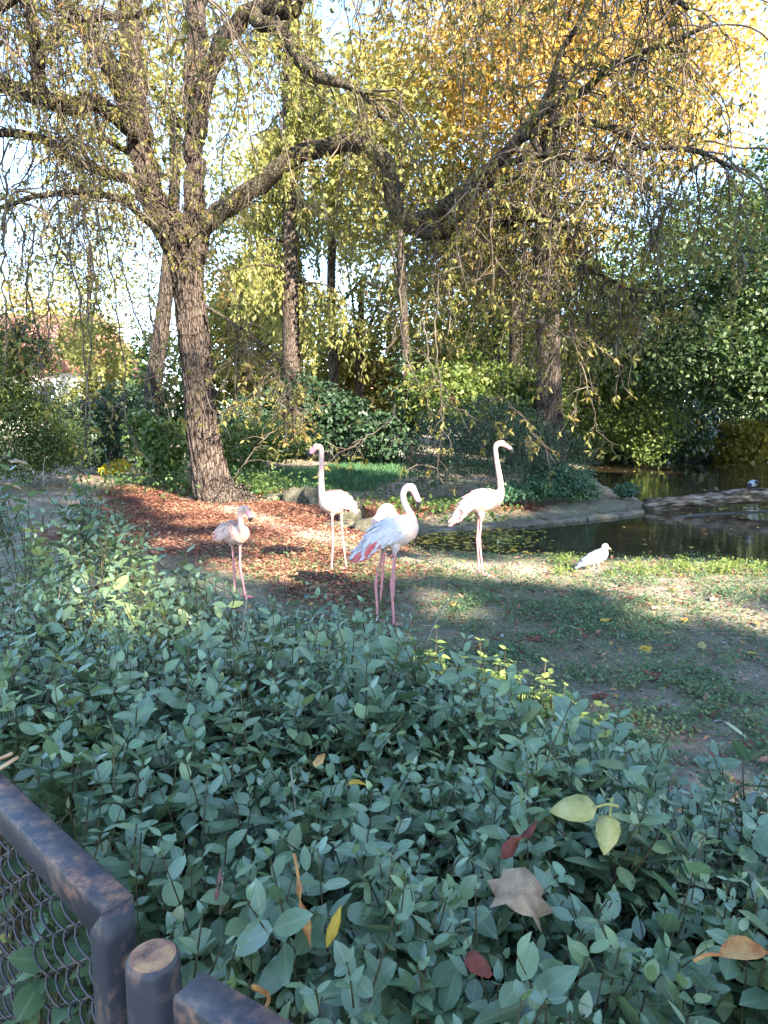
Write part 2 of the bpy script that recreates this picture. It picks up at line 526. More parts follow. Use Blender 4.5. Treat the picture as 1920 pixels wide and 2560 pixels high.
def make_ground_mat():
    m, nt, out = new_mat('ground_soil')
    L = nt.links.new
    geo = nt.nodes.new('ShaderNodeNewGeometry')
    def noise(s, d=5, r=.65):
        t = node(nt, 'ShaderNodeTexNoise', Scale=s, Detail=d, Roughness=r); L(geo.outputs['Position'], t.inputs['Vector']); return t.outputs['Fac']
    soil = ramp(nt, [(.3, (.14, .105, .075)), (.5, (.25, .20, .15)), (.7, (.37, .31, .245))]); L(noise(5), soil.inputs[0])
    lit = ramp(nt, [(.3, (.06, .036, .028)), (.45, (.12, .06, .042)), (.58, (.22, .12, .075)), (.72, (.36, .25, .17))]); L(noise(26, 6, .8), lit.inputs[0])
    grn = ramp(nt, [(.3, (.05, .06, .035)), (.5, (.10, .12, .065)), (.7, (.18, .19, .12))]); L(noise(40, 6, .8), grn.inputs[0])
    def attr(n):
        a = nt.nodes.new('ShaderNodeAttribute'); a.attribute_name = n; return a.outputs['Fac']
    def mix(f, a, b):
        x = node(nt, 'ShaderNodeMix', data_type='RGBA'); L(f, x.inputs[0]); L(a, x.inputs[6]); L(b, x.inputs[7]); return x.outputs[2]
    c = mix(attr('green'), soil.outputs[0], grn.outputs[0])
    c = mix(attr('litter'), c, lit.outputs[0])
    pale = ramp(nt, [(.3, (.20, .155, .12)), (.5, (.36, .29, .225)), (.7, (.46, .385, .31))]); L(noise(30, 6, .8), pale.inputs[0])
    c = mix(attr('path'), c, pale.outputs[0])  # pale bare soil, also painting in the brightness of the sunlit strips
    p = node(nt, 'ShaderNodeBsdfPrincipled', Roughness=.9); p.inputs['Specular IOR Level'].default_value = .2
    L(c, p.inputs['Base Color'])
    b = node(nt, 'ShaderNodeBump', Strength=.8, Distance=.03); L(noise(45, 8, .75), b.inputs['Height']); L(b.outputs[0], p.inputs['Normal'])
    L(p.outputs[0], out.inputs['Surface'])
    return m

ny, nx = GX.shape
ii = np.arange(ny * nx).reshape(ny, nx)
gf = np.stack([ii[:-1, :-1], ii[:-1, 1:], ii[1:, 1:], ii[1:, :-1]], -1).reshape(-1, 4)
gme = make_mesh('ground', np.stack([GX, GY, GZ], -1).reshape(-1, 3), gf, [make_ground_mat()])
for nm, fn in (('path', lambda: sunlit_path_mask(GX, GY)), ('litter', lambda: litter_mask(GX, GY) * (GY < 16)), ('green', lambda: np.clip(.25 + .75 * NZ[3].fbm(GX, GY, 1.1, 4), 0, 1) * (np.clip((NZ[4].fbm(GX, GY, .9, 4) - .38) * 6, 0, 1)))):
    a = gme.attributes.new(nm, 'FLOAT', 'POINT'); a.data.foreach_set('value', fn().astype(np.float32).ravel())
tag(link('ground', gme), kind='structure')

def make_water_mat():
    m, nt, out = new_mat('pond_water')
    L = nt.links.new
    geo = nt.nodes.new('ShaderNodeNewGeometry')
    mpn = nt.nodes.new('ShaderNodeMapping'); mpn.inputs['Scale'].default_value = (1, 1.6, 1)
    L(geo.outputs['Position'], mpn.inputs['Vector'])
    t = node(nt, 'ShaderNodeTexNoise', Scale=5.0, Detail=3.0); L(mpn.outputs[0], t.inputs['Vector'])
    b = node(nt, 'ShaderNodeBump', Strength=.08, Distance=.03); L(t.outputs['Fac'], b.inputs['Height'])
    p = node(nt, 'ShaderNodeBsdfPrincipled', Roughness=.03, IOR=1.38)
    p.inputs['Specular IOR Level'].default_value = .7
    t2 = node(nt, 'ShaderNodeTexNoise', Scale=.8, Detail=4.0); L(geo.outputs['Position'], t2.inputs['Vector'])
    r = ramp(nt, [(.35, (.018, .014, .009)), (.65, (.05, .036, .021))]); L(t2.outputs['Fac'], r.inputs[0])
    L(r.outputs[0], p.inputs['Base Color']); L(b.outputs[0], p.inputs['Normal'])
    L(p.outputs[0], out.inputs['Surface'])
    return m
wx0, wx1 = min(p[0] for p in POND) - .5, max(p[0] for p in POND) + .5
wy0, wy1 = min(p[1] for p in POND) - .3, max(p[1] for p in POND) + .5
tag(link('pond_water', make_mesh('pond_water', [(wx0, wy0, Z_WATER), (wx1, wy0, Z_WATER), (wx1, wy1, Z_WATER), (wx0, wy1, Z_WATER)], np.array([[0, 1, 2, 3]]), [make_water_mat()])), kind='structure')

M['kerb'] = plain('kerb_concrete', [(.05, .048, .032), (.12, .108, .08), (.20, .18, .145)], .9, 7, .9, 60, .2)
kerb_px = [(1000, 1350), (1012, 1335), (1041, 1324), (1130, 1318), (1240, 1310), (1360, 1300), (1480, 1289), (1560, 1280), (1612, 1269)]
kp = smooth_path([on_z(x, y, -.03) for x, y in kerb_px], 60)
kroot = tag(empty('pond_kerb', kp[30] * [1, 1, 0] + [0, 0, -.3], 'curved low concrete kerb along the far edge of the small pool', 'kerb'))
for k in range(7):
    seg = kp[k * 8: k * 8 + 9].copy()
    if len(seg) < 3: continue
    t = unit(seg[-1] - seg[0]); seg[0] += t * .004; seg[-1] -= t * .004
    seg = smooth_path(seg, 8)
    side = unit(np.cross(unit(np.gradient(seg, axis=0)), [0, 0, 1]))
    prof = [(-.12, -.3), (-.12, -.02), (-.10, .005), (.08, .015), (.12, -.01), (.13, -.3)]
    jit = RNG.normal(0, .006, (len(seg), len(prof), 1))
    V = np.stack([seg + side * a * -1 + np.array([0, 0, b]) for a, b in prof], 1) + jit * np.array([1, 1, .8])
    n, q = V.shape[:2]
    idx = np.arange(n * q).reshape(n, q)
    F = np.stack([idx[:-1, :-1], idx[1:, :-1], idx[1:, 1:], idx[:-1, 1:]], -1).reshape(-1, 4)
    MB().add(V.reshape(-1, 3), [F, idx[0][None, ::-1], idx[-1][None]]).build('kerb_stone', M['kerb'], kroot, smooth=False)

# ------------------------------------------------------------------ generic plant builders
def tree_trunk(path, radii, sides=16, n=24, rough=.06, seed=0, flare=0.0):
    P = smooth_path(np.asarray(path, float), n)
    R = np.interp(np.linspace(0, 1, n), np.linspace(0, 1, len(radii)), radii)
    th = np.arange(sides) * 2 * PI / sides
    z = np.linspace(0, 1, n)
    nzs = NZ[seed % 8]
    b = 1 + rough * 2 * (nzs(th[None] * 2.2 + seed, z[:, None] * n * .25) - .5) + rough * (nzs(np.cos(th)[None] * 3 + seed * 3, z[:, None] * n * .9 + np.sin(th)[None] * 3) - .5)
    if flare:
        b = b * (1 + flare * np.exp(-z * n * .5)[:, None] * (1 + .35 * np.cos(th * 5 + seed)[None]))
    return sweep(P, R, sides=sides, up=None, bump=b)

def crown_leaves(ells, n, L, rng, clump=14, spread=.16, droop=.35, tpl=T_FOLD, shell=.5, asp=.62, gap=None):
    """leaf clumps spread through ellipsoids [(centre, radii)], denser towards their skin"""
    vol = np.array([np.prod(r) ** .8 for c, r in ells]); vol = vol / vol.sum()
    P, out = [], []
    for (c, r), w in zip(ells, vol):
        k = max(3, int(n * w / clump))
        d = rand_dirs(k, rng); rad = rng.random(k) ** (1 / 3.0)
        rad = np.where(rng.random(k) < shell, .78 + .3 * rng.random(k) ** 1.2, rad)
        cc = np.asarray(c) + d * rad[:, None] * np.asarray(r)
        sg = spread * min(r) * (.6 + .9 * rng.random(k))
        p = cc[:, None] + rng.normal(size=(k, clump, 3)) * sg[:, None, None] * np.array([1, 1, .6])
        P.append(p.reshape(-1, 3)); out.append(np.repeat(d, clump, 0))
    P = np.concatenate(P); O = np.concatenate(out)
    m = len(P)
    D = unit(O * .6 + rng.normal(size=(m, 3)) * .8 + np.array([0, 0, -droop]))
    N = unit(rng.normal(size=(m, 3)) * .6 + np.array([0, 0, .9]) + O * .5)
    l = L * (.6 + .8 * rng.random(m))
    return leaf_mesh(tpl, P, D, N, l, l * asp)

def ell(px, py, Y, rx, rz, ry=None):
    k = Y / F_PX
    return (at(px, py, Y), np.array([rx * k, (ry if ry else rx) * k, rz * k]))

TREE_N = [0]
def add_tree(name, label, cat, trunk_px, Y, r, ells, n, L, mat, bark='dark_bark', limbs=True, group=None, tpl=T_RHOMB, clump=14, spread=.16, shell=.5, droop=.35, asp=.62, extra=()):
    TREE_N[0] += 1
    rng = np.random.default_rng(1000 + TREE_N[0])
    if Y > 16: L = L * 1.36
    pts = [at(x, y, Y) for x, y in trunk_px]
    g = float(ground_z(pts[0][0], pts[0][1])); pts[0][2] = g - .05
    root = empty(name, (pts[0][0], pts[0][1], g), label, cat, group)
    if r > 0:
        v, f = tree_trunk(pts, [r * 1.15, r, r * .85, r * .45], 14, 22, .10, TREE_N[0], .45)
        MB().add(v, f).build('trunk', M[bark], root)
        if limbs:
            for c, rr in ells[:5]:
                i = max(1, int(len(pts) * .5)); a = pts[min(len(pts) - 1, i + int(rng.integers(0, max(1, len(pts) - i))))]
                b = c + rng.normal(size=3) * rr * .25
                mid = (a + b) / 2 + np.array([0, 0, .12 * np.linalg.norm(b - a)]) * (1 if b[2] > a[2] else -.3)
                v, f = sweep(smooth_path([a, mid, b], 10), np.linspace(r * .4, r * .1, 10), sides=6, up=None)
                MB().add(v, f).build('limb', M[bark], root)
    if ells:
        v, f = crown_leaves(ells, n, L, rng, clump, spread, droop, tpl, shell, asp)
        mb = MB().add(v, f)
        for ex in extra: mb.add(*ex)
        mb.build('crown' if r > 0 else 'foliage', M[mat], root)
    return root

M['lime_green'] = foliage('lime_green_leaf', [(.04, .075, .02), (.075, .115, .028), (.12, .15, .035), (.18, .20, .05)], .35, .5, .35, .9)
M['golden'] = foliage('golden_leaf', [(.19, .135, .03), (.31, .215, .05), (.40, .27, .075), (.42, .30, .12), (.24, .215, .055)], .45, .5, .3, .35)
M['yellow_green'] = foliage('yellow_green_leaf', [(.10, .115, .035), (.17, .175, .055), (.235, .225, .075), (.30, .26, .10)], .45, .5, .3, .35)
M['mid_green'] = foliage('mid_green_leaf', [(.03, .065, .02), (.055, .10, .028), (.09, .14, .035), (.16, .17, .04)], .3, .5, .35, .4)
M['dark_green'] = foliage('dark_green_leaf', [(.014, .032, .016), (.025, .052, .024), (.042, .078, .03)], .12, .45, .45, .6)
M['thuja'] = foliage('thuja_spray', [(.02, .04, .016), (.04, .07, .02), (.09, .12, .03), (.18, .19, .04)], .2, .6, .3, .9)
M['maple_dark'] = foliage('dark_maple_leaf', [(.018, .04, .016), (.035, .068, .024), (.06, .095, .03), (.12, .13, .03)], .2, .5, .35, .4)
M['ivy_green'] = foliage('ground_ivy_leaf', [(.02, .06, .035), (.035, .09, .05), (.06, .12, .05), (.12, .17, .05)], .2, .45, .4, .9)
M['yellow_leaf'] = foliage('bright_yellow_leaf', [(.45, .36, .02), (.6, .46, .03), (.35, .34, .05)], .4, .5, .3, 2)
M['olive_yellow'] = foliage('olive_yellow_leaf', [(.08, .09, .02), (.15, .14, .025), (.22, .19, .03), (.12, .13, .025)], .3, .5, .3, .6)
M['orange_far'] = foliage('orange_leaf', [(.35, .2, .05), (.46, .28, .09), (.42, .32, .08)], .4, .5, .3, .4)

# ------------------------------------------------------------------ background buildings
M['render_wall'] = plain('cream_render', [(.62, .57, .48), (.72, .67, .57)], .9, 2, .1, 60, .2)
M['roof_tile'] = plain('roof_tile', [(.28, .11, .08), (.40, .19, .14)], .85, 3, .2, 30, .2)
M['window_dark'] = plain('window_glass', [(.05, .06, .08), (.10, .12, .15)], .1, 1, 0, 1, .6)
M['frame_white'] = plain('white_frame', [(.7, .7, .68), (.78, .78, .76)], .6, 4, 0, 1, .3)
def box(mb, c, sz, mat=0):
    c = np.asarray(c, float); h = np.asarray(sz, float) / 2
    s = np.array([[-1, -1, -1], [1, -1, -1], [1, 1, -1], [-1, 1, -1], [-1, -1, 1], [1, -1, 1], [1, 1, 1], [-1, 1, 1]])
    return mb.add(c + s * h, np.array([[0, 3, 2, 1], [4, 5, 6, 7], [0, 1, 5, 4], [1, 2, 6, 5], [2, 3, 7, 6], [3, 0, 4, 7]]), mat)
def house(x0, x1, Y, depth, wall_h, roof_h, label, wins, overhang=.4):
    g = float(ground_z((x0 + x1) / 2, Y))
    root = empty('house', ((x0 + x1) / 2, Y + depth / 2, g), label, 'house')
    box(MB(), ((x0 + x1) / 2, Y + depth / 2, g + wall_h / 2 - .2), (x1 - x0, depth, wall_h + .4)).build('wall', M['render_wall'], root, False)
    a, b, c, d, z = x0 - overhang, x1 + overhang, Y - overhang, Y + depth + overhang, g + wall_h
    V = [(a, c, z), (b, c, z), (b, d, z), (a, d, z), (a + 1.5, Y + depth / 2, z + roof_h), (b - 1.5, Y + depth / 2, z + roof_h)]
    MB().add(V, [np.array([[0, 1, 5, 4], [2, 3, 4, 5]]), np.array([[1, 2, 5], [3, 0, 4]]), np.array([[3, 2, 1, 0]])]).build('roof', M['roof_tile'], root, False)
    for (wx, wz) in wins:
        mb = MB(); cx = x0 + wx
        for sx, sz_, ox, oz in ((1.2, .1, 0, .7), (1.2, .1, 0, -.7), (.1, 1.3, -.55, 0), (.1, 1.3, .55, 0), (.06, 1.3, 0, 0)):
            box(mb, (cx + ox, Y - .03, g + wz + oz), (sx, .1, sz_))
        w = mb.build('window', M['frame_white'], root, False)
        box(MB(), (cx, Y - .006, g + wz), (1.0, .02, 1.3)).build('pane', M['window_dark'], w, False)
    return root
hx = at(40, 1000, 34)[0]; hx2 = at(235, 1000, 34)[0]
house(hx - 6, hx2, 34, 8, 3.2, 3.3, 'cream house with a red tiled roof beyond the thuja bush', [(4.2, 1.8), (7.5, 1.8)])
hx = at(800, 1000, 48)[0]; hx2 = at(1010, 1000, 48)[0]
house(hx, hx2, 48, 8, 3.0, 2.4, 'small pale house glimpsed behind the dark shrubs beyond the lawn', [(1.5, 1.6), (4.3, 1.6)])
hx = at(1380, 1000, 46)[0]; hx2 = at(1640, 1000, 46)[0]
house(hx, hx2, 46, 8, 6.3, 2.6, 'tall cream house glimpsed through the trees across the pond', [(1.5, 1.8), (4.4, 1.8), (1.5, 4.6), (4.4, 4.6)])

# ------------------------------------------------------------------ background trees and shrubs
E = ell
add_tree('broadleaf_tree', 'thick dark leaning trunk standing just behind the big drooping chestnut', 'tree', [(368, 1100), (386, 950), (410, 780), (430, 560), (446, 300)], 19, .21,
         [E(300, 250, 17, 220, 180), E(520, 120, 18, 200, 160)], 4375, 0.115, 'yellow_green')
# weeping conifer
def weeping(root_px, Y, top_px, half_w, label, mat, n=420):
    rng = np.random.default_rng(int(root_px[0]))
    b = at(*root_px, Y); g = float(ground_z(b[0], b[1])); b[2] = g
    t = at(*top_px, Y)
    root = empty('weeping_conifer', b, label, 'tree')
    v, f = tree_trunk([b, b * .7 + t * .3, b * .35 + t * .65, t], [.30, .24, .17, .05], 14, 26, .1, 3, .4)
    MB().add(v, f).build('trunk', M['bark'], root)
    k = Y / F_PX
    mbb = MB(); LP, LD, LN = [], [], []
    for i in range(46):
        s = .30 + .68 * (i / 45); o = b * (1 - s) + t * s
        a = rng.random() * 2 * PI; d = np.array([math.cos(a), math.sin(a), .25])
        ln = half_w * k * (1.15 - .75 * s) * (.7 + .5 * rng.random())
        q = np.linspace(0, 1, 8)[:, None]
        P = o + d * ln * q + np.array([0, 0, -1]) * (q ** 2) * ln * .45
        v, f = sweep(P, np.linspace(.05, .012, 8), sides=5, up=None)
        MB().add(v, f).build('limb', M['dark_bark'], root)
        for j in range(21):
            u = .15 + .85 * rng.random(); p0 = o + d * ln * u + np.array([0, 0, -1]) * u * u * ln * .45
            hl = (.5 + 1.3 * rng.random())
            m_ = 22
            w = np.linspace(0, 1, m_)[:, None]
            PP = p0 + np.array([0, 0, -1]) * w * hl + rng.normal(0, .05, (m_, 3))
            LP.append(PP); LD.append(unit(rng.normal(size=(m_, 3)) * .45 + np.array([0, 0, -1]))); LN.append(rand_dirs(m_, rng))
    LP, LD, LN = map(np.concatenate, (LP, LD, LN))
    l = .10 + .10 * rng.random(len(LP))
    v, f = leaf_mesh(T_RHOMB, LP, LD, LN, l, l * .45)
    MB().add(v, f).build('crown', M[mat], root)
weeping((728, 985), 21, (715, -150), 210, 'tall weeping conifer with yellow-green sprays and a bare lower trunk', 'yellow_green')

add_tree('slender_tree', 'slender bare-stemmed tree beyond the lawn, thinner than the conifer beside it', 'tree', [(835, 1010), (832, 850), (828, 700), (835, 500), (850, 300)], 25, .17,
         [E(840, 420, 25, 130, 170), E(900, 250, 26, 120, 120)], 5250, 0.144, 'yellow_green')
add_tree('ivy_clad_tree', 'trunk wrapped in dark ivy behind the preening flamingo', 'tree', [(1015, 1090), (1015, 950), (1010, 800), (1000, 600), (1010, 380)], 19, .12,
         [E(1000, 330, 20, 170, 200), E(930, 480, 20, 130, 120)], 7350, 0.130, 'yellow_green')
add_tree('linden_tree', 'yellow-green linden filling the gap between chestnut and conifer trunks', 'tree', [(600, 1090), (604, 900), (610, 700)], 27, .2,
         [E(600, 760, 27, 120, 120), E(560, 620, 27, 120, 110), E(660, 860, 27, 110, 90), E(520, 860, 27, 90, 90), E(640, 480, 28, 110, 110)], 11000, .13, 'yellow_green')
add_tree('linden_tree', 'yellow-green linden behind the slender tree, its crown reaching low', 'tree', [(900, 1090), (900, 900), (905, 700)], 29, .2,
         [E(900, 800, 29, 130, 90), E(960, 660, 29, 120, 100), E(800, 880, 29, 110, 70), E(870, 560, 30, 130, 90), E(1060, 770, 29, 120, 100)], 11000, .13, 'yellow_green')
add_tree('linden_tree', 'green linden behind the forked tree and the golden maple stems', 'tree', [(1240, 1090), (1240, 850), (1236, 650)], 28, .22,
         [E(1180, 760, 28, 130, 110), E(1290, 700, 28, 130, 110), E(1420, 760, 27, 130, 120), E(1220, 880, 28, 150, 80), E(1500, 660, 28, 120, 100), E(1560, 830, 27, 120, 100)], 14000, .14, 'lime_green')
add_tree('birch_tree', 'thin-crowned pale tree behind the left stems of the chestnut', 'tree', [(215, 1100), (220, 880), (225, 600)], 30, .14,
         [E(220, 620, 30, 130, 130), E(120, 740, 31, 120, 80), E(310, 760, 30, 110, 90), E(240, 420, 31, 120, 110)], 9360, .11, 'yellow_green', spread=.28)
root = bpy.data.objects['ivy_clad_tree']
v, f = crown_leaves([E(1017, 985, 19, 38, 120, 38)], 900, .11, np.random.default_rng(5), 10, .3, .5, T_FOLD, .8)
MB().add(v, f).build('ivy', M['dark_green'], root)
add_tree('golden_maple', 'large golden maple with several dark stems rising behind the yew bush', 'tree', [(1380, 1130), (1372, 950), (1368, 800), (1360, 640), (1375, 420), (1400, 200)], 18, .30,
         [E(1330, 130, 19, 260, 190), E(1600, 130, 20, 240, 170), E(1120, 120, 20, 210, 170), E(1480, -60, 20, 300, 150), E(1760, 250, 21, 130, 150), E(1230, 330, 20, 200, 120), E(1530, 360, 20, 200, 120), E(1330, 560, 20, 170, 110)], 45937, .102, 'golden', tpl=T_RHOMB, spread=.2)
add_tree('forked_tree', 'dark forked tree beside the golden maple, its stems close together', 'tree', [(1292, 1060), (1290, 850), (1284, 720), (1262, 600), (1230, 480)], 21, .2,
         [E(1190, 520, 21, 130, 120), E(1130, 640, 22, 120, 120)], 6125, 0.144, 'yellow_green')
add_tree('dark_maple', 'dark green maple leaning out over the far side of the pond', 'tree', [(1740, 1135), (1772, 960), (1830, 860), (1900, 760), (1990, 600)], 29, .24,
         [E(1800, 900, 22, 190, 110), E(1640, 830, 22, 150, 130), E(1880, 760, 22, 150, 130), E(1720, 690, 23, 190, 110), E(1900, 950, 21, 120, 90), E(1980, 860, 22, 160, 160)], 29750, 0.122, 'maple_dark', tpl=T_RHOMB, spread=.18)
add_tree('tall_green_tree', 'tall mixed green tree above the dark maple, sky at its edge', 'tree', [(1990, 1120), (1970, 900), (1950, 700), (1940, 500)], 27, .26,
         [E(1900, 620, 27, 130, 110), E(1960, 480, 27, 110, 150), E(1780, 560, 27, 130, 90)], 10500, 0.144, 'maple_dark')
add_tree('overhanging_maple', 'sunlit yellow-green maple branches drooping to the pond edge', 'shrub', [(1520, 1148), (1540, 1060), (1580, 1000)], 27.5, .13,
         [E(1590, 1050, 23.5, 110, 65), E(1480, 1020, 24.5, 90, 80), E(1620, 1110, 22.5, 50, 50), E(1530, 930, 24.5, 130, 80), E(1430, 930, 24.5, 90, 90), E(1500, 1090, 24, 60, 40)], 17062, .092, 'lime_green', tpl=T_RHOMB, clump=11, spread=.22, asp=.75)
add_tree('bank_plants', 'low yellow-green plants along the far bank left of the drooping maple', 'plants', [(1490, 1152)], 21, 0,
         [E(1480, 1125, 26, 50, 30), E(1550, 1122, 27.5, 60, 30), E(1440, 1120, 25, 40, 36)], 3600, .11, 'lime_green')
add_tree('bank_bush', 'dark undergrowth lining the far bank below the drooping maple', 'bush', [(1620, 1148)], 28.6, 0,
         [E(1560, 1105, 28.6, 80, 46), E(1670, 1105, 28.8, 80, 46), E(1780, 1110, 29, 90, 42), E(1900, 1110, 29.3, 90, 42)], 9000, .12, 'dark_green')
add_tree('sapling', 'small bright sapling on a thin stem beside the black stump', 'sapling', [(1706, 1150), (1704, 1110), (1700, 1060)], 26, .045,
         [E(1690, 1060, 25.6, 52, 44), E(1740, 1105, 25.6, 40, 45), E(1660, 1100, 25.6, 36, 36)], 2975, 0.094, 'yellow_green')
add_tree('yellow_bush', 'rounded yellow-leaved bush on the far bank under the dark maple', 'bush', [(1860, 1150)], 26, 0,
         [E(1850, 1105, 26, 75, 52), E(1920, 1090, 26, 70, 55)], 9100, 0.122, 'olive_yellow')
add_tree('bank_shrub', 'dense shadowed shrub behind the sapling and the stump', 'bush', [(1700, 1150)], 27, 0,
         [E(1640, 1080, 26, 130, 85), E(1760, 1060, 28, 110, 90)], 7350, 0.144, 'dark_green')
add_tree('yew_bush', 'broad dark yew bush behind the flamingo with the raised neck', 'bush', [(1210, 1210)], 12.6, 0,
         [E(1130, 1130, 12.6, 120, 75), E(1270, 1125, 12.6, 130, 80), E(1200, 1060, 13.2, 150, 60), E(1390, 1140, 13.4, 90, 70), E(1060, 1170, 12.4, 60, 50)], 26250, 0.061, 'dark_green', tpl=T_RHOMB, clump=16, spread=.2, asp=.3)
add_tree('ivy_mound', 'low mound of bluish green ground ivy at the tip of the yew bush', 'ground cover', [(1400, 1240)], 12.2, 0,
         [E(1400, 1205, 12.2, 75, 38), E(1330, 1222, 11.8, 60, 24), E(1450, 1222, 12.4, 50, 22), E(1262, 1232, 11.4, 55, 16)], 6300, 0.061, 'ivy_green', tpl=T_FOLD, clump=12, spread=.25)
add_tree('nettle_tuft', 'small isolated tuft of nettles on the bare mud beside the log', 'plant', [(1566, 1240)], 13.2, 0,
         [E(1566, 1226, 13.2, 26, 15)], 735, 0.061, 'ivy_green', clump=10, spread=.25)
add_tree('thuja_bush', 'big dark green thuja bush with sunlit sprays, behind the hedge end', 'bush', [(40, 1190)], 13.5, 0,
         [E(30, 1080, 13.5, 130, 110), E(65, 940, 13.5, 70, 120), E(-50, 920, 13.5, 120, 150), E(130, 1110, 13.5, 70, 70), E(75, 860, 13.5, 36, 60)], 29750, 0.094, 'thuja', tpl=T_RHOMB, clump=16, spread=.2, asp=.32, droop=.2)
add_tree('laurel_bush', 'dark evergreen bush between the thuja and the leaning trunk', 'bush', [(250, 1180)], 16, 0,
         [E(220, 1085, 16, 95, 80), E(310, 1060, 16.5, 80, 90)], 8400, 0.094, 'dark_green')
add_tree('sunlit_shrub', 'yellow-green shrub rising behind the dark evergreen, near the cream house', 'bush', [(250, 1100)], 24, 0,
         [E(255, 900, 24, 60, 90), E(215, 1020, 24, 70, 60), E(190, 850, 25, 45, 60)], 5250, 0.115, 'yellow_green')
add_tree('young_lime', 'fresh green young shrub at the foot of the chestnut trunk', 'bush', [(420, 1190)], 14, 0,
         [E(410, 1120, 14, 55, 70), E(360, 1090, 14.4, 40, 50)], 2975, 0.094, 'mid_green', tpl=T_HEX, clump=8, asp=.9)
add_tree('holly_bush', 'dark glossy bush behind the lawn between chestnut and conifer trunk', 'bush', [(700, 1140)], 20, 0,
         [E(760, 1010, 20, 90, 60), E(660, 1060, 20, 100, 70), E(850, 1060, 20, 90, 70), E(960, 1090, 19, 80, 60)], 15750, 0.101, 'dark_green')
add_tree('elder_bush', 'mid green leafy bush at the edge of the lawn beside the chestnut', 'bush', [(620, 1180)], 16, 0,
         [E(610, 1120, 16, 75, 60), E(690, 1100, 17, 70, 50)], 5250, 0.094, 'mid_green')
add_tree('maple_shrub', 'leafy shrub under the forked tree above the yew', 'bush', [(1180, 1120)], 19, 0,
         [E(1110, 990, 19, 110, 70), E(1240, 985, 19.5, 110, 70), E(1330, 1020, 19, 80, 70)], 12250, 0.101, 'lime_green', tpl=T_FOLD)
for k, (px, py, Y, rx, rz, mat, lab) in enumerate([
        (620, 900, 30, 110, 100, 'yellow_green', 'sunlit yellow shrub seen between chestnut and conifer trunks'),
        (800, 930, 33, 120, 90, 'yellow_green', 'sunlit hazel behind the slender tree'),
        (950, 900, 31, 110, 110, 'yellow_green', 'sunlit thicket behind the ivy-clad trunk'),
        (1120, 880, 34, 130, 130, 'yellow_green', 'pale thicket between the ivy-clad trunk and the forked tree'),
        (1290, 860, 36, 130, 140, 'mid_green', 'green thicket behind the forked tree'),
        (1460, 800, 36, 140, 120, 'yellow_green', 'sunlit thicket right behind the golden maple stems'),
        (60, 800, 46, 120, 80, 'orange_far', 'orange autumn tree rising behind the cream house roof'),
        (180, 830, 60, 110, 60, 'orange_far', 'pale orange tree far beyond the cream house'),
        (1150, 880, 44, 60, 60, 'orange_far', 'orange treetop glowing beyond the thickets'),
        (640, 740, 36, 100, 70, 'golden', 'bright golden treetop seen just beside the conifer trunk'),
        (400, 960, 30, 120, 110, 'mid_green', 'green thicket behind the leaning trunk'),
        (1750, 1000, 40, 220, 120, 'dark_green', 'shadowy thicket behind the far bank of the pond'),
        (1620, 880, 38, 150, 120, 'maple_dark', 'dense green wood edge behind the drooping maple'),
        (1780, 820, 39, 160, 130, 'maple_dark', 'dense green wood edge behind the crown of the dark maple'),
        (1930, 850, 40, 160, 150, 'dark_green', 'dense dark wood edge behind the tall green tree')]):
    add_tree('thicket', lab, 'trees', [(px, 1125)], Y, 0, [E(px, py, Y, rx, rz), E(px + rx * .5, py + rz * .7, Y, rx * .8, rz * .8), E(px - rx * .5, py + rz * .8, Y, rx * .8, rz * .8)], 6500, .185, mat, group=None)
add_tree('yellow_herb', 'bright yellow-leaved herb on the ground beyond the hedge end', 'plant', [(285, 1180)], 15.5, 0,
         [E(268, 1174, 15.5, 14, 10), E(300, 1166, 15.5, 18, 13)], 525, 0.072, 'yellow_leaf', clump=8, spread=.3)

# trees standing behind the photographer: their shade lies over hedge, shore and log
LITS = []      # sun patches; crown leaves on their sun rays are cut out to admit light
def lit_poly(pts, z=0.0): LITS.append(('poly', [tuple(on_z(x, y, z)[:2]) for x, y in pts], z))
def lit_ball(px, py, Y, r): LITS.append(('ball', at(px, py, Y), r))
lit_poly([(330, 1230), (560, 1235), (700, 1262), (900, 1320), (1010, 1370), (990, 1420), (760, 1345), (560, 1300), (420, 1290)])
lit_poly([(520, 1415), (760, 1385), (960, 1400), (1000, 1430), (800, 1440), (560, 1440)])
lit_poly([(880, 1252), (1120, 1262), (1260, 1275), (1200, 1300), (1000, 1300)])
lit_poly([(1110, 1405), (1300, 1398), (1440, 1420), (1380, 1440), (1200, 1440)])
lit_poly([(1500, 1400), (1960, 1408), (1980, 1470), (1800, 1452), (1560, 1440)])
lit_poly([(1530, 1462), (1820, 1475), (1780, 1492), (1560, 1480)])
lit_poly([(600, 1200), (760, 1195), (800, 1240), (640, 1250)])
lit_poly([(930, 1540), (1010, 1530), (1080, 1560), (1200, 1660), (1330, 1740), (1460, 1830), (1420, 1880), (1200, 1790), (1000, 1640)], .45)
lit_poly([(240, 1440), (400, 1430), (430, 1500), (420, 1530), (260, 1520)], .95)
for b in ((840, 1240, 6.7, .06), (965, 1268, 5.5, .08), (1022, 1215, 5.1, .03), (1250, 1108, 6.6, .02),
          (1485, 1395, 6.9, .14), (1700, 1060, 20, 1.0), (1600, 1060, 23.5, 1.6), (1690, 1060, 25.6, 1.0)):
    lit_ball(*b)

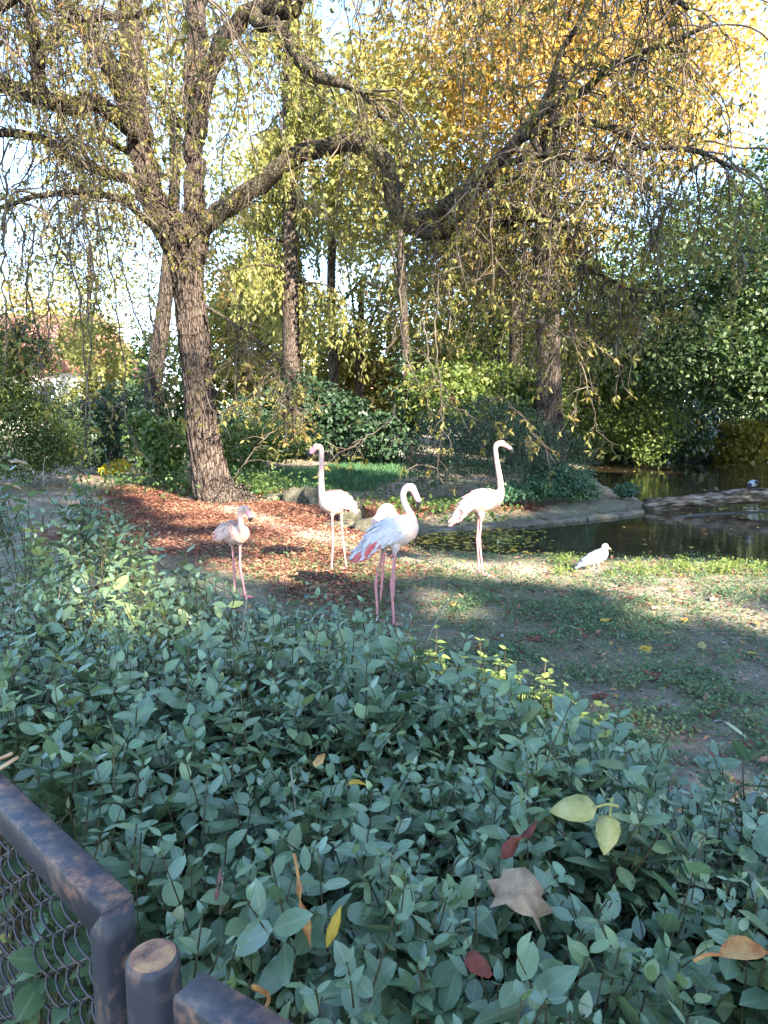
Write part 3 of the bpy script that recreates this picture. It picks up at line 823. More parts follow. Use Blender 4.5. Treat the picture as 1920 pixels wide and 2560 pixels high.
_r = np.random.default_rng(64)
for _k in range(26):          # small flecks of sun on the trodden ground
    _c = np.array([_r.uniform(-.2, 5), _r.uniform(2.6, 7.2)]) if _k < 18 else np.array([_r.uniform(-4.5, -1), _r.uniform(8, 11.5)])
    _a = np.linspace(0, 2 * PI, 9)[:-1]
    LITS.append(('poly', [tuple(_c + _r.uniform(.02, .12) * np.array([math.cos(t), math.sin(t)])) for t in _a], 0.0))
def shade_trees():
    Sh = unit(S[:2]); Lt = np.array([-Sh[1], Sh[0]])      # towards the sun, and across it
    M['shade_leaf'] = foliage('shade_tree_leaf', [(.05, .08, .02), (.09, .12, .03), (.16, .16, .04)], .15, .5, .3, .4)
    defs = [('first', 21, 1.5, 4.6, 'linden behind the photographer, its crown shading the hedge'),
            ('second', 21.5, 7.4, 4.8, 'linden behind the photographer, its crown shading the near shore'),
            ('third', 23, 14.5, 5.2, 'linden behind the photographer, its crown shading the log and pond'),
            ('fourth', 25, 22.0, 5.5, 'linden past the end of the pond, outside the view')]
    extra = [((15.2, 10.5), 4.2, 5.5, 3.6, 'unseen alder added for its shade on the near bank of the pond'), ((20.5, 14.5), 4.6, 6.0, 4.2, 'unseen alder added for its shade on the bank beside the far water'), ((25, 6), 6.2, 12.5, 7.0, 'tall unseen alder added beside the pond to shade the far bank'), ((33, 13), 6.5, 12.0, 7.5, 'tall unseen alder added for its shade past the far water')]  # unseen alders added to cast shade on the pond and far bank
    defs = defs + [(None,) + e for e in extra]
    for q, dd in enumerate(defs):
        if dd[0]: (nm, dist, lat, rad, lab), cz, hz_ = dd, 13.5, 9.0
        else: _, c2e, rad, cz, hz_, lab = dd
        rng = np.random.default_rng(300 + q)
        c2 = Sh * dist + np.array([.78, .62]) * lat if dd[0] else np.array(c2e)
        g = float(ground_z(c2[0], c2[1]))
        root = empty('linden_tree' if dd[0] else 'added_shade_alder', (c2[0], c2[1], g), lab, 'tree')
        top = 15.0
        v, f = tree_trunk([(c2[0], c2[1], g - .1), (c2[0] + .2, c2[1], 4), (c2[0], c2[1] + .2, cz * .66), (c2[0], c2[1], cz + hz_ * .5)], [.34, .28, .2, .08], 12, 18, .1, q, .3)
        MB().add(v, f).build('trunk', M['dark_bark'], root)
        n = 12500 if dd[0] else 5200
        d = rand_dirs(n, rng); rr = rng.random(n) ** (1 / 3)
        P = np.array([c2[0], c2[1], cz]) + d * rr[:, None] * np.array([rad, rad, hz_])
        keep = np.ones(n, bool)
        for kind, a, b in LITS:
            if kind == 'poly':
                G = P - S * ((P[:, 2:3] - b) / S[2])
                ins = inside(a, G[:, 0], G[:, 1]); ed = edge_dist(a, G[:, 0], G[:, 1])
                keep &= ~(ins | (ed < .34))
            else:
                w = P - a; t = w @ S
                keep &= np.linalg.norm(w - t[:, None] * S, axis=1) > b + .32
        P = P[keep]; n = len(P)
        v, f = leaf_mesh(T_RHOMB, P, unit(rng.normal(size=(n, 3)) + [0, 0, -.4]), rand_dirs(n, rng), .28 + .2 * rng.random(n), .26 + .12 * rng.random(n))
        MB().add(v, f).build('crown', M['shade_leaf'], root)
shade_trees()

# ------------------------------------------------------------------ the weeping chestnut
def chestnut():
    rng = np.random.default_rng(42)
    Yt = 12.05
    base = gpt(545, 1253)
    root = empty('weeping_chestnut_tree', (base[0], base[1], base[2]), 'big old drooping chestnut with a furrowed trunk and one arching limb', 'tree')
    # trunk with root flare, one furrowed surface
    tp = [(552, 1275), (545, 1250), (530, 1215), (515, 1130), (503, 1040), (494, 930), (480, 800), (468, 690), (463, 610), (455, 560)]
    tr = [1.25, 1.05, .84, .74, .70, .70, .69, .70, .80, .62]
    n, sides = 190, 110
    P = smooth_path([np.append(at(x, y, Yt), 0) * [1, 1, 1, 0] + [0, 0, 0, r * 54 / F_PX * Yt] for (x, y), r in zip(tp, tr)], n)
    R = P[:, 3] * .98; P = P[:, :3]
    th = np.arange(sides) * 2 * PI / sides; z = np.linspace(0, 1, n)
    ridg = np.abs(NZ[1](np.cos(th)[None] * 9 + NZ[2](z[:, None] * 14, th[None]) * 1.6, np.sin(th)[None] * 9 + z[:, None] * 9) - .5) * 2
    fine = NZ[3](th[None] * 9, z[:, None] * 40)
    flare = np.exp(-z * 11)[:, None] * (.12 + .75 * np.maximum(0, np.cos(th * 4 + .6)) ** 2 * (.5 + .5 * np.cos(th - .2)))[None]
    b = 1 + .17 * (ridg - .4) + .05 * (fine - .5) + flare + .08 * (NZ[4](th[None] * 1.5, z[:, None] * 8) - .5)
    v, f = sweep(P, R, sides=sides, up=None, bump=b)
    MB().add(v, f).build('trunk', M['bark'], root)

    limbs = []
    def limb(px, Y, r, mat='limb_bark', ns=12, seed=1):
        Y = np.interp(np.linspace(0, 1, len(px)), np.linspace(0, 1, len(Y)), Y)
        pts = [at(x, y, yy) for (x, y), yy in zip(px, Y)]
        ln = sum(np.linalg.norm(pts[i + 1] - pts[i]) for i in range(len(pts) - 1))
        n = max(10, int(ln / .09))
        Pm = smooth_path(pts, n); Rm = np.interp(np.linspace(0, 1, n), np.linspace(0, 1, len(r)), r)
        Pm = Pm + np.stack([(NZ[k](np.arange(n) * .35, np.full(n, seed * 3.1)) - .5) for k in (1, 2, 3)], -1) * Rm[:, None] * .7
        th = np.arange(ns) * 2 * PI / ns
        q = np.arange(n) / n
        bb = 1 + .22 * (NZ[5](np.cos(th)[None] * 2.2 + seed, (q * n * .22)[:, None] + np.sin(th)[None] * 2.2) - .5) + .14 * (NZ[6](th[None] * 3, (q * n * .7)[:, None] + seed) - .5)
        v, f = sweep(Pm, Rm, sides=ns, up=None, bump=bb)
        MB().add(v, f).build('limb', M[mat], root)
        limbs.append((Pm, Rm))
    limb([(458, 640), (430, 600), (405, 560), (370, 463), (347, 347), (336, 231), (324, 116), (324, 0), (330, -160)], [12.05, 12.0], [.22, .22, .195, .175, .16], 'bark', 28, 1)
    limb([(345, 340), (320, 255), (284, 174), (215, 80), (156, 0), (80, -90)], [11.95, 10.6], [.17, .16, .13, .11], 'limb_bark', 16, 2)
    limb([(486, 650), (492, 579), (486, 405), (480, 260), (486, 145), (492, 0), (496, -180)], [12.1, 12.4], [.21, .17, .165, .155, .145], 'bark', 28, 3)
    limb([(484, 345), (500, 295), (521, 203), (567, 104), (613, 35), (665, 22), (720, 30), (735, -40), (760, -160)], [12.2, 11.2], [.15, .145, .14, .13, .18, .13], 'dark_bark', 18, 4)
    limb([(640, 25), (654, 58), (700, 75), (725, 110), (746, 150), (790, 180), (822, 197), (900, 230), (960, 300)], [11.4, 10.4], [.11, .10, .10, .08, .05, .03], 'limb_bark', 12, 5)
    limb([(470, 640), (500, 580), (540, 545), (579, 509), (665, 446), (746, 393), (810, 370), (868, 359), (926, 372), (962, 400), (974, 450), (985, 510), (1008, 546), (1041, 563)], [12.05, 11.6, 11.0, 10.7],
         [.18, .165, .145, .14, .135, .13, .125, .12], 'limb_bark', 20, 6)
    limb([(1020, 556), (1060, 545), (1105, 521), (1191, 451), (1278, 370), (1336, 301), (1377, 266), (1452, 231), (1510, 179), (1573, 145), (1660, 110), (1780, 60)], [10.7, 9.6], [.105, .095, .08, .06, .04, .025], 'limb_bark', 14, 7)
    limb([(1330, 306), (1377, 220), (1400, 133), (1452, 52), (1480, -40)], [10.2, 9.9], [.05, .045, .035, .03], 'limb_bark', 10, 8)
    limb([(1300, 350), (1350, 325), (1394, 316), (1481, 307), (1539, 324), (1608, 365), (1683, 370), (1760, 385), (1850, 430)], [10.2, 9.2], [.06, .055, .045, .03, .018], 'limb_bark', 10, 9)
    limb([(1205, 425), (1278, 403), (1354, 388), (1423, 393), (1510, 399), (1590, 440)], [10.5, 9.4], [.05, .045, .035, .02], 'limb_bark', 10, 10)
    limb([(1140, 502), (1220, 463), (1284, 440), (1330, 457), (1400, 503), (1440, 570)], [10.6, 9.8], [.05, .045, .035, .02], 'limb_bark', 10, 11)
    limb([(1060, 575), (1110, 570), (1163, 538), (1238, 509), (1284, 515), (1365, 538), (1420, 600)], [10.7, 9.7], [.07, .055, .045, .022], 'limb_bark', 10, 12)
    limb([(1025, 560), (1047, 582), (1134, 582), (1220, 561), (1307, 544), (1377, 556), (1423, 602), (1452, 660), (1510, 690), (1570, 725), (1640, 730)], [10.7, 10.0], [.09, .08, .07, .05, .035, .02], 'limb_bark', 10, 13)
    limb([(345, 345), (324, 320), (280, 280), (231, 255), (170, 262), (116, 249), (60, 235), (0, 205), (-120, 190)], [11.9, 9.5], [.13, .12, .12, .12, .10], 'dark_bark', 14, 15)
    limb([(118, 250), (104, 225), (92, 150), (80, 80), (75, 0), (70, -80)], [10.3, 9.8], [.10, .09, .07, .06], 'dark_bark', 12, 16)
    limb([(98, 160), (120, 110), (174, 46), (231, 40), (318, 42), (400, 20)], [10.0, 10.2], [.07, .07, .06, .05], 'limb_bark', 10, 17)
    limb([(375, 480), (330, 450), (290, 440), (230, 420), (174, 393), (116, 350), (0, 330), (-100, 360)], [11.9, 9.5], [.09, .08, .07, .06, .04], 'limb_bark', 12, 18)
    limb([(420, 590), (380, 560), (300, 500), (200, 480), (100, 490), (0, 520)], [11.9, 9.3], [.06, .055, .045, .03], 'limb_bark', 10, 19)
    limb([(330, -150), (200, -190), (60, -160), (-120, -120)], [12, 8.2], [.14, .12, .08, .05], 'limb_bark', 10, 20)
    limb([(496, -170), (640, -260), (820, -270), (1000, -220), (1180, -130), (1300, -40)], [12.2, 9.6], [.14, .12, .10, .06, .03], 'limb_bark', 10, 21)
    limb([(760, -150), (950, -160), (1150, -190), (1400, -140), (1600, -60), (1720, 20)], [11.2, 8.8], [.12, .10, .08, .05, .03], 'limb_bark', 10, 22)
    limb([(520, 770), (570, 800), (640, 850), (690, 890), (725, 960), (712, 1010)], [11.8, 11.2], [.035, .03, .02, .012], 'limb_bark', 8, 23)
    limb([(400, 420), (300, 370), (250, 330), (240, 280)], [12, 11.6], [.05, .04, .03], 'limb_bark', 8, 24)
    limb([(-140, 180), (-60, 60), (120, -60), (260, -100), (420, -90)], [9.4, 8.0], [.08, .07, .05, .03], 'limb_bark', 8, 25)

    # hanging strands
    strands = []                        # list of (points (m,3), radii (m,))
    def grow(o, d, m, step, grav, wob, r0, r1, up=.5):
        p = np.array(o, float); d = unit(np.array(d, float)); out = [p.copy()]
        drift = rng.normal(size=3) * .05
        for i in range(m - 1):
            u = i / m
            g = grav * (1 if u < .86 else -up)
            d = unit(d + np.array([0, 0, -g]) + rng.normal(size=3) * wob + drift * .4)
            p = p + d * step; out.append(p.copy())
        return np.array(out), np.linspace(r0, r1, m)
    wts = np.array([len(p) * (1.0 if r.mean() < .11 else .30) for p, r in limbs]); wts[0] *= .5; wts[2] *= .5
    wts = wts * np.array([1.0 if p[:, 0].mean() < -2.2 else 1.0 for p, r in limbs])
    wts = wts / wts.sum()
    MS = 22
    nst = 660
    for i in range(nst):
        k = rng.choice(len(limbs), p=wts); Pm, Rm = limbs[k]
        j = int(len(Pm) * (.12 + .88 * rng.random())); j = min(j, len(Pm) - 2)
        t = unit(Pm[j + 1] - Pm[j])
        o = Pm[j]
        a = rng.random() * 2 * PI
        d = np.array([math.cos(a), math.sin(a) * .8, .35 * rng.random()]) + t * .5
        ln = (1.2 + 2.6 * rng.random() ** 1.3)
        zmin = 1.45 + 1.5 * rng.random()
        ln = min(ln, max(.7, (o[2] - zmin) * 1.25))
        P, R = grow(o, d, MS, ln / MS, .11 + .20 * rng.random(), .21, .008 + .009 * rng.random(), .005)
        strands.append((P, R))
    low = [([(190, 500), (175, 620), (200, 760), (212, 900), (222, 1020), (214, 1110), (196, 1180), (192, 1195)], 7.4),
           ([(205, 520), (230, 640), (220, 800), (225, 900), (218, 1010), (210, 1090), (222, 1160), (238, 1182)], 7.4),
           ([(240, 520), (270, 640), (290, 760), (310, 880), (310, 980), (318, 1060), (345, 1115), (372, 1160), (385, 1200), (405, 1222), (428, 1230)], 8.0),
           ([(300, 640), (330, 760), (370, 860), (410, 920), (430, 985), (470, 1010)], 8.6),
           ([(370, 760), (400, 860), (410, 985), (425, 1050), (445, 1090), (480, 1120)], 8.8),
           ([(480, 860), (520, 1000), (545, 1030), (590, 1015), (640, 1000)], 9.5),
           ([(1096, 700), (1090, 850), (1102, 980), (1105, 1060), (1100, 1120), (1092, 1160), (1096, 1190), (1110, 1213)], 8.2),
           ([(1060, 800), (1075, 900), (1100, 960), (1140, 1010), (1180, 1040), (1250, 1070), (1275, 1082)], 8.4),
           ([(990, 1010), (970, 1060), (915, 1090), (880, 1120), (845, 1122), (820, 1105)], 9.0),
           ([(1420, 800), (1450, 900), (1480, 1000), (1490, 1060), (1505, 1090), (1548, 1118)], 9.2),
           ([(1300, 760), (1340, 800), (1380, 820), (1420, 840), (1480, 850)], 8.8),
           ([(560, 1230), (640, 1120), (700, 1065), (760, 1030), (820, 1010)], 11.0),
           ([(1180, 1010), (1260, 1000), (1340, 1090), (1395, 1140)], 8.6),
           ([(1010, 640), (1000, 760), (1020, 900), (1070, 1000), (1080, 1075)], 8.8),
           ([(90, 560), (70, 700), (95, 850), (110, 960), (115, 1070)], 7.6),
           ([(20, 420), (10, 640), (14, 860), (5, 980)], 6.8),
           ([(140, 430), (150, 600), (120, 760), (130, 900)], 7.0)]
    nlow = 0
    for px, Y in low:
        Pm = smooth_path([at(x, y, Y) for x, y in px], MS) + rng.normal(0, .012, (MS, 3))
        strands.append((Pm, np.linspace(.011, .005, MS))); nlow += 1
    # sub-twigs and leaf tufts
    SP = np.array([s[0] for s in strands]); SR = np.array([s[1] for s in strands])
    ns = len(strands)
    sub, subr, owner = [], [], []
    m2 = 9
    for i in range(ns):
        k = 9 if i >= ns - nlow else int(5 + rng.integers(0, 5))
        for q in range(k):
            j = int(rng.integers(5, MS - 1)); o = SP[i, j]; t = unit(SP[i, min(j + 1, MS - 1)] - SP[i, j - 1])
            d = unit(t * .5 + rng.normal(size=3) * np.array([.8, .8, .4]))
            ln = .18 + .5 * rng.random()
            P, R = grow(o, d, m2, ln / m2, .10 + .10 * rng.random(), .16, .0062, .003, 1.2)
            sub.append(P); subr.append(R); owner.append(i)
        sub.append(SP[i, -m2:]); subr.append(SR[i, -m2:]); owner.append(i)
    sub = np.array(sub); subr = np.array(subr); owner = np.array(owner)
    # the 270 strands that hang lowest or nearest are branches of their own, the rest is one mass of twigs
    dist = np.linalg.norm(SP.mean(1) - [0, 0, CAM_Z], axis=1)
    score = dist.copy(); score[ns - nlow:] = 0
    order = np.argsort(score); own = set(order[:270].tolist())
    rest = MB()
    for i in range(ns):
        sel = (owner == i)
        v1, f1 = tubes(SP[i][None], SR[i][None], 4 if i in own else 3)
        v2, f2 = tubes(sub[sel], subr[sel], 3)
        if i in own:
            MB().add(v1, f1).add(v2, f2).build('hanging_branch', M['twig'], root)
        else:
            rest.add(v1, f1).add(v2, f2)
    # fine background twiggery
    N3 = 4500
    ii_ = rng.integers(0, ns, N3); jj = rng.integers(2, MS - 2, N3)
    P3 = np.zeros((N3, 6, 3)); d = unit(rng.normal(size=(N3, 3)) + [0, 0, -.2]); p = SP[ii_, jj].copy()
    for q in range(6):
        P3[:, q] = p; d = unit(d + rng.normal(size=(N3, 3)) * .3 + [0, 0, -.18]); p = p + d * (.05 + .06 * rng.random((N3, 1)))
    v, f = tubes(P3, np.linspace(.0042, .002, 6)[None] * np.ones((N3, 1)), 3)
    rest.add(v, f)
    tag(rest.build('twigs', M['twig'], root), kind='stuff')
    # leaves: drooping tufts at the twig ends
    E_ = np.concatenate([sub[:, -1], sub[:, -3], P3[:, -1]]); T_ = np.concatenate([unit(sub[:, -1] - sub[:, -2]), unit(sub[:, -3] - sub[:, -5]), unit(P3[:, -1] - P3[:, -2])])
    keep = rng.random(len(E_)) < np.where(E_[:, 0] < -2.0, .42, .62)
    E_, T_ = E_[keep], T_[keep]
    kk = 5
    n = len(E_) * kk
    P = np.repeat(E_, kk, 0) + rng.normal(0, .015, (n, 3))
    D = unit(np.repeat(T_, kk, 0) * .5 + rng.normal(size=(n, 3)) * .7 + [0, 0, -.35])
    N = unit(rng.normal(size=(n, 3)) * .7 + [0, 0, .8])
    Lf = .04 + .065 * rng.random(n); Wf = Lf * (.28 + .18 * rng.random(n))
    scatter_leaves(root, 'leaf', 'foliage', M['chestnut_leaf'], P, D, N, Lf, Wf, 260, T_CURL, T_FOLD, bias=None)
    return root, limbs

SHARED = {}
def leaf_matrix(p, d, nrm, l, w):
    d = unit(d); s_ = unit(np.cross(nrm, d)); nn = np.cross(d, s_)
    return Matrix(((d[0] * l, s_[0] * w, nn[0] * w, p[0]), (d[1] * l, s_[1] * w, nn[1] * w, p[1]), (d[2] * l, s_[2] * w, nn[2] * w, p[2]), (0, 0, 0, 1)))

def single_leaf(name, tpl, mat, p, d, nrm, l, w, parent=None, key=None):
    key = (key or name, mat.name, id(tpl))
    if key not in SHARED:
        SHARED[key] = make_mesh(name, tpl[0], tpl[1], [mat])
        if any(tpl is t for t in (T_OVAL, T_LANCE, T_ROUND)): set_rib(SHARED[key], [(tpl, 1)])
    o = bpy.data.objects.new(name, SHARED[key]); COL.objects.link(o)
    mtx = leaf_matrix(p, d, nrm, l, w)
    if parent is not None:
        o.parent = parent
        o.matrix_parent_inverse = Matrix.LocRotScale(parent.location, parent.rotation_euler, parent.scale).inverted()
    o.matrix_basis = mtx
    return o

def in_view(P, margin=0):
    w = P - np.array([0, 0, CAM_Z]); c, s_ = math.cos(PITCH), math.sin(PITCH)
    z = w[:, 1] * c - w[:, 2] * s_; u = w[:, 1] * s_ + w[:, 2] * c
    z = np.maximum(z, 1e-3)
    px = 960 + F_PX * w[:, 0] / z; py = 1280 - F_PX * u / z
    return (px > -margin) & (px < 1920 + margin) & (py > -margin) & (py < 2560 + margin) & (z > .1)

def scatter_leaves(root, one, many, mat, P, D, N, L, W, count, tpl_big, tpl_small, bias=None):
    """the largest in the picture become leaves of their own, the rest one mass"""
    sc = L / np.linalg.norm(P - [0, 0, CAM_Z], axis=1) * in_view(P)
    if bias is not None: sc = sc * bias
    idx = np.argsort(-sc)
    big, small = idx[:count], idx[count:]
    for i in big:
        single_leaf(one, tpl_big[int(i) % len(tpl_big)] if isinstance(tpl_big, list) else tpl_big, mat, P[i], D[i], N[i], float(L[i]), float(W[i]), root)
    mb = MB()
    half = len(small) // 3 if isinstance(tpl_big, list) else len(small) // 10
    cut = small[:half]; far = small[half:]
    big_t = tpl_big if isinstance(tpl_big, list) else [tpl_big]
    used = []
    for sel, tp in [(cut[q::len(big_t)], t) for q, t in enumerate(big_t)] + [(far, tpl_small)]:
        v, f = leaf_mesh(tp, P[sel], D[sel], N[sel], L[sel], W[sel]); mb.add(v, f); used.append((tp, len(sel)))
    o = tag(mb.build(many, mat, root), kind='stuff')
    set_rib(o.data, used)

CHEST, CHEST_LIMBS = chestnut()

# ------------------------------------------------------------------ hedge
HE_PX = [(2500, 1960, .90), (2150, 1930, .90), (1920, 1900, .90), (1700, 1880, .90), (1450, 1860, .90), (1250, 1750, .88), (1100, 1650, .88), (980, 1580, .88), (800, 1520, .90),
         (650, 1478, .92), (555, 1452, .95), (460, 1408, .97), (405, 1385, 1.0), (340, 1328, 1.05), (290, 1275, 1.12), (240, 1215, 1.23),
         (197, 1140, 1.36), (100, 1122, 1.40), (0, 1105, 1.42), (-200, 1095, 1.42), (-500, 1095, 1.42)]
HE = np.array([np.array([*on_z(x, y, z)[:2], z]) for x, y, z in HE_PX])
RAIL_D = unit(np.array([-.742, .67, 0])); RAIL_N = np.array([.67, .742, 0])     # along the fence, and across it towards the hedge
CORNER = np.array([-.276, .650, 1.0])
near = [(-6.0, 6.2), (-1.6, 1.95), (-.62, 1.06), (-.27, .72), (.02, .47), (.30, .34), (.8, .3), (1.6, .35)]
HEDGE = [(p[0], p[1]) for p in HE] + near
def hedge_top(x, y):
    d = np.hypot(x[:, None] - HE[None, :, 0], y[:, None] - HE[None, :, 1])
    w = 1 / (d ** 2 + .02); z = (w * HE[None, :, 2]).sum(1) / w.sum(1)
    return z + (NZ[2].fbm(x, y, 3.0, 2) - .5) * .12

def hedge():
    rng = np.random.default_rng(99)
    root = empty('privet_hedge', (-.6, 1.6, 0), 'long privet hedge of dull blue-green leaves growing beyond the rusty fence', 'hedge')
    far_edge = [(p[0], p[1]) for p in HE]
    pts = []
    def sample(n, x0, x1, y0, y1, rmin, rmax):
        x = rng.uniform(x0, x1, n); y = rng.uniform(y0, y1, n); r = np.hypot(x, y)
        k = inside(HEDGE, x, y) & (r > rmin) & (r <= rmax)
        return np.stack([x[k], y[k]], -1)
    A = np.concatenate([sample(7600, -1.6, 1.6, .3, 1.9, 0, 1.55), sample(20000, -6, 2, .5, 7, 1.55, 3.2), sample(16000, -6, 2, 1, 7, 3.2, 7)])
    A = A[np.hypot(A[:, 0], A[:, 1]) > .56]
    n = len(A)
    d = edge_dist(far_edge, A[:, 0], A[:, 1], closed=False)
    top = hedge_top(A[:, 0], A[:, 1]) + rng.normal(0, .035, n) + np.where((rng.random(n) < .06) & (np.hypot(A[:, 0], A[:, 1]) > 1.2), .05 + .07 * rng.random(n), 0)
    top = top - np.where(np.hypot(A[:, 0], A[:, 1]) < .95, .035, 0)
    top = top - .22 * np.clip(1 - d / .12, 0, 1) * rng.random(n)
    for px, py in ((1432, 2022), (1400, 2010), (1518, 2085), (1530, 2060), (1300, 2098), (1300, 2225), (1310, 2280), (1280, 2180), (1862, 2375), (1830, 2380), (760, 2285), (760, 2220), (835, 2315), (1195, 2415), (546, 2208)):
        q = on_z(px, py, .95)
        k = np.clip(1 - np.hypot(A[:, 0] - q[0], (A[:, 1] - q[1] + .03) * .8) / .05, 0, 1)
        top = top - .065 * np.sqrt(k)
    r = np.hypot(A[:, 0], A[:, 1])
    tilt = rng.normal(0, .32, (n, 2))
    axis_ = unit(np.concatenate([tilt, np.ones((n, 1))], 1))
    ln = .20 + .16 * rng.random(n)
    tip = np.concatenate([A, top[:, None]], 1)
    base = tip - axis_ * ln[:, None]
    # stems
    q = np.linspace(0, 1, 5)[None, :, None]
    bow = rng.normal(0, .012, (n, 1, 3)) * np.sin(q * PI)
    SPt = base[:, None] * (1 - q) + tip[:, None] * q + bow
    lowb = base + np.concatenate([rng.normal(0, .05, (n, 2)), -np.full((n, 1), .30)], 1)
    near_ = r < 1.9
    stems = MB()
    v, f = tubes(SPt, (np.linspace(.0017, .0007, 5)[None] * (1 + .6 * rng.random((n, 1)))), 3); stems.add(v, f)
    k = np.where(near_)[0]
    P2 = np.stack([lowb[k], (lowb[k] + base[k]) / 2 + rng.normal(0, .012, (len(k), 3)), base[k]], 1)
    v, f = tubes(P2, np.linspace(.0035, .0022, 3)[None] * np.ones((len(k), 1)), 3); stems.add(v, f)
    tag(stems.build('stems', M['stem'], root), kind='stuff')
    # opposite leaf pairs along each shoot
    Pl, Dl, Nl, Ll, up_ = [], [], [], [], []
    for i in range(n):
        pairs = 8 if r[i] < 1.55 else (6 if r[i] < 3.2 else 5)
        a0 = rng.random() * 2 * PI
        size = (.036 + .022 * rng.random()) * (1.0 if rng.random() < .7 else .7)
        ax = axis_[i]; e1 = unit(np.cross(ax, [.3, .9, .1])); e2 = np.cross(ax, e1)
        for p in range(pairs):
            t = 1 - (p + .15) / pairs * .95
            o = base[i] + ax * ln[i] * t
            a = a0 + p * PI / 2 + rng.normal(0, .3)
            sz = size * (.45 + .62 * min(1, p / 2.2)) * (.8 + .4 * rng.random())
            el = (.62 - .15 * p) + rng.normal(0, .22)
            for s_ in (0, PI):
                if rng.random() < .06: continue
                h = e1 * math.cos(a + s_) + e2 * math.sin(a + s_)
                D = h * math.cos(el) + ax * math.sin(el)
                N = ax * math.cos(el) - h * math.sin(el)
                Pl.append(o); Dl.append(D + rng.normal(0, .10, 3)); Nl.append(N + rng.normal(0, .18, 3)); Ll.append(sz); up_.append(1.0 if p < 3 else .8)
    P, D, N, L = np.array(Pl), np.array(Dl), np.array(Nl), np.array(Ll)
    asp = .46 + .14 * rng.random(len(L)) + np.where(rng.random(len(L)) < .2, .16, 0)
    print('hedge leaves', len(L))
    scatter_leaves(root, 'leaf', 'foliage', M['hedge_leaf'], P, D, N, L, L * asp, 290, [T_OVAL, T_ROUND, T_OVAL, T_LANCE], T_HEX, bias=np.array(up_))
    # dead, bare sprigs sticking out
    M['dry_twig'] = plain('dry_twig', [(.22, .17, .12), (.42, .35, .26)], .8, 20, 0, 1, .2)
    for px, py, Y, ln, a in ((600, 1600, 1.75, .20, .1), (745, 1990, .98, .12, -.1), (690, 1700, 1.5, .14, .3), (1060, 1560, 1.95, .16, .5), (130, 1560, 1.9, .2, .15), (105, 1180, 3.6, .16, .1), (545, 2230, .8, .1, .05)):
        b = at(px, py, Y) + [0, 0, -.08]
        v, f = sweep(smooth_path([b, b + [a * ln * .4, 0, ln * .5], b + [a * ln, .01, ln]], 6), np.linspace(.0024, .0011, 6), sides=5, up=None)
        MB().add(v, f).build('dry_sprig', M['dry_twig'], root)
    return root
HEDGE_ROOT = hedge()

# nettles that stand in the sun just behind the hedge
def nettle_plant(px, py, Y, h, label, n=9):
    rng = np.random.default_rng(int(px + py))
    tip = at(px, py, Y); g = float(ground_z(tip[0], tip[1]))
    root = empty('nettle_plant', (tip[0], tip[1], g), label, 'plant', 'sunlit nettles behind the hedge')
    mb = MB(); P, D, N, L = [], [], [], []
    for s_ in range(n):
        b = np.array([tip[0], tip[1], g]) + np.append(rng.normal(0, .07, 2), 0)
        t = b + np.append(rng.normal(0, .06, 2), (tip[2] - g) * (.75 + .3 * rng.random()))
        v, f = sweep(smooth_path([b, (b + t) / 2 + rng.normal(0, .015, 3), t], 6), np.linspace(.003, .0014, 6), sides=5, up=None); mb.add(v, f)
        for k in range(9):
            u = 1 - k * .085; a = rng.random() * PI + k * PI / 2
            for q in (0, PI):
                P.append(b * (1 - u) + t * u); h2 = np.array([math.cos(a + q), math.sin(a + q), .25 - .06 * k])
                D.append(h2 + rng.normal(0, .12, 3)); N.append(np.array([0, 0, 1]) + rng.normal(0, .25, 3)); L.append(.028 + .042 * min(1, k / 3) * (.7 + .5 * rng.random()))
    mb.build('stem', M['stem'], root)
    L = np.array(L)
    tv, tf = _oval((.42, .47, .34, .17), .12, .18)
    v, f = leaf_mesh((tv, tf), np.array(P), np.array(D), np.array(N), L, L * .72)
    MB().add(v, f).build('foliage', M['nettle'], root)
for px, py, Y, lab in [
        (1020, 1600, 2.55, 'sunlit nettle growing right by the nearest flamingo feet'), (1075, 1615, 2.45, 'sunlit nettle at the hedge edge, second from the nearest flamingo'),
        (1130, 1640, 2.35, 'sunlit nettle with pale toothed leaves, third from the nearest flamingo'), (1185, 1650, 2.25, 'sunlit nettle behind the hedge, fourth from the nearest flamingo'),
        (1240, 1675, 2.2, 'sunlit nettle in the middle of the row, beside bare soil'), (1295, 1690, 2.1, 'bright nettle plant leaning over bare soil behind the hedge'),
        (1340, 1720, 2.05, 'bright nettle just before the brightest clump'), (1385, 1750, 1.95, 'brightest nettle clump at the end of the sunlit row'),
        (1410, 1800, 1.8, 'low sunlit nettle between hedge shoots, nearest the yellow fallen leaf'), (1200, 1720, 2.0, 'nettle half hidden among the hedge shoots'),
        (1310, 1770, 1.85, 'shorter nettle half hidden in the hedge below the brightest clump')]:
    nettle_plant(px, py, Y, .5, lab, 18)

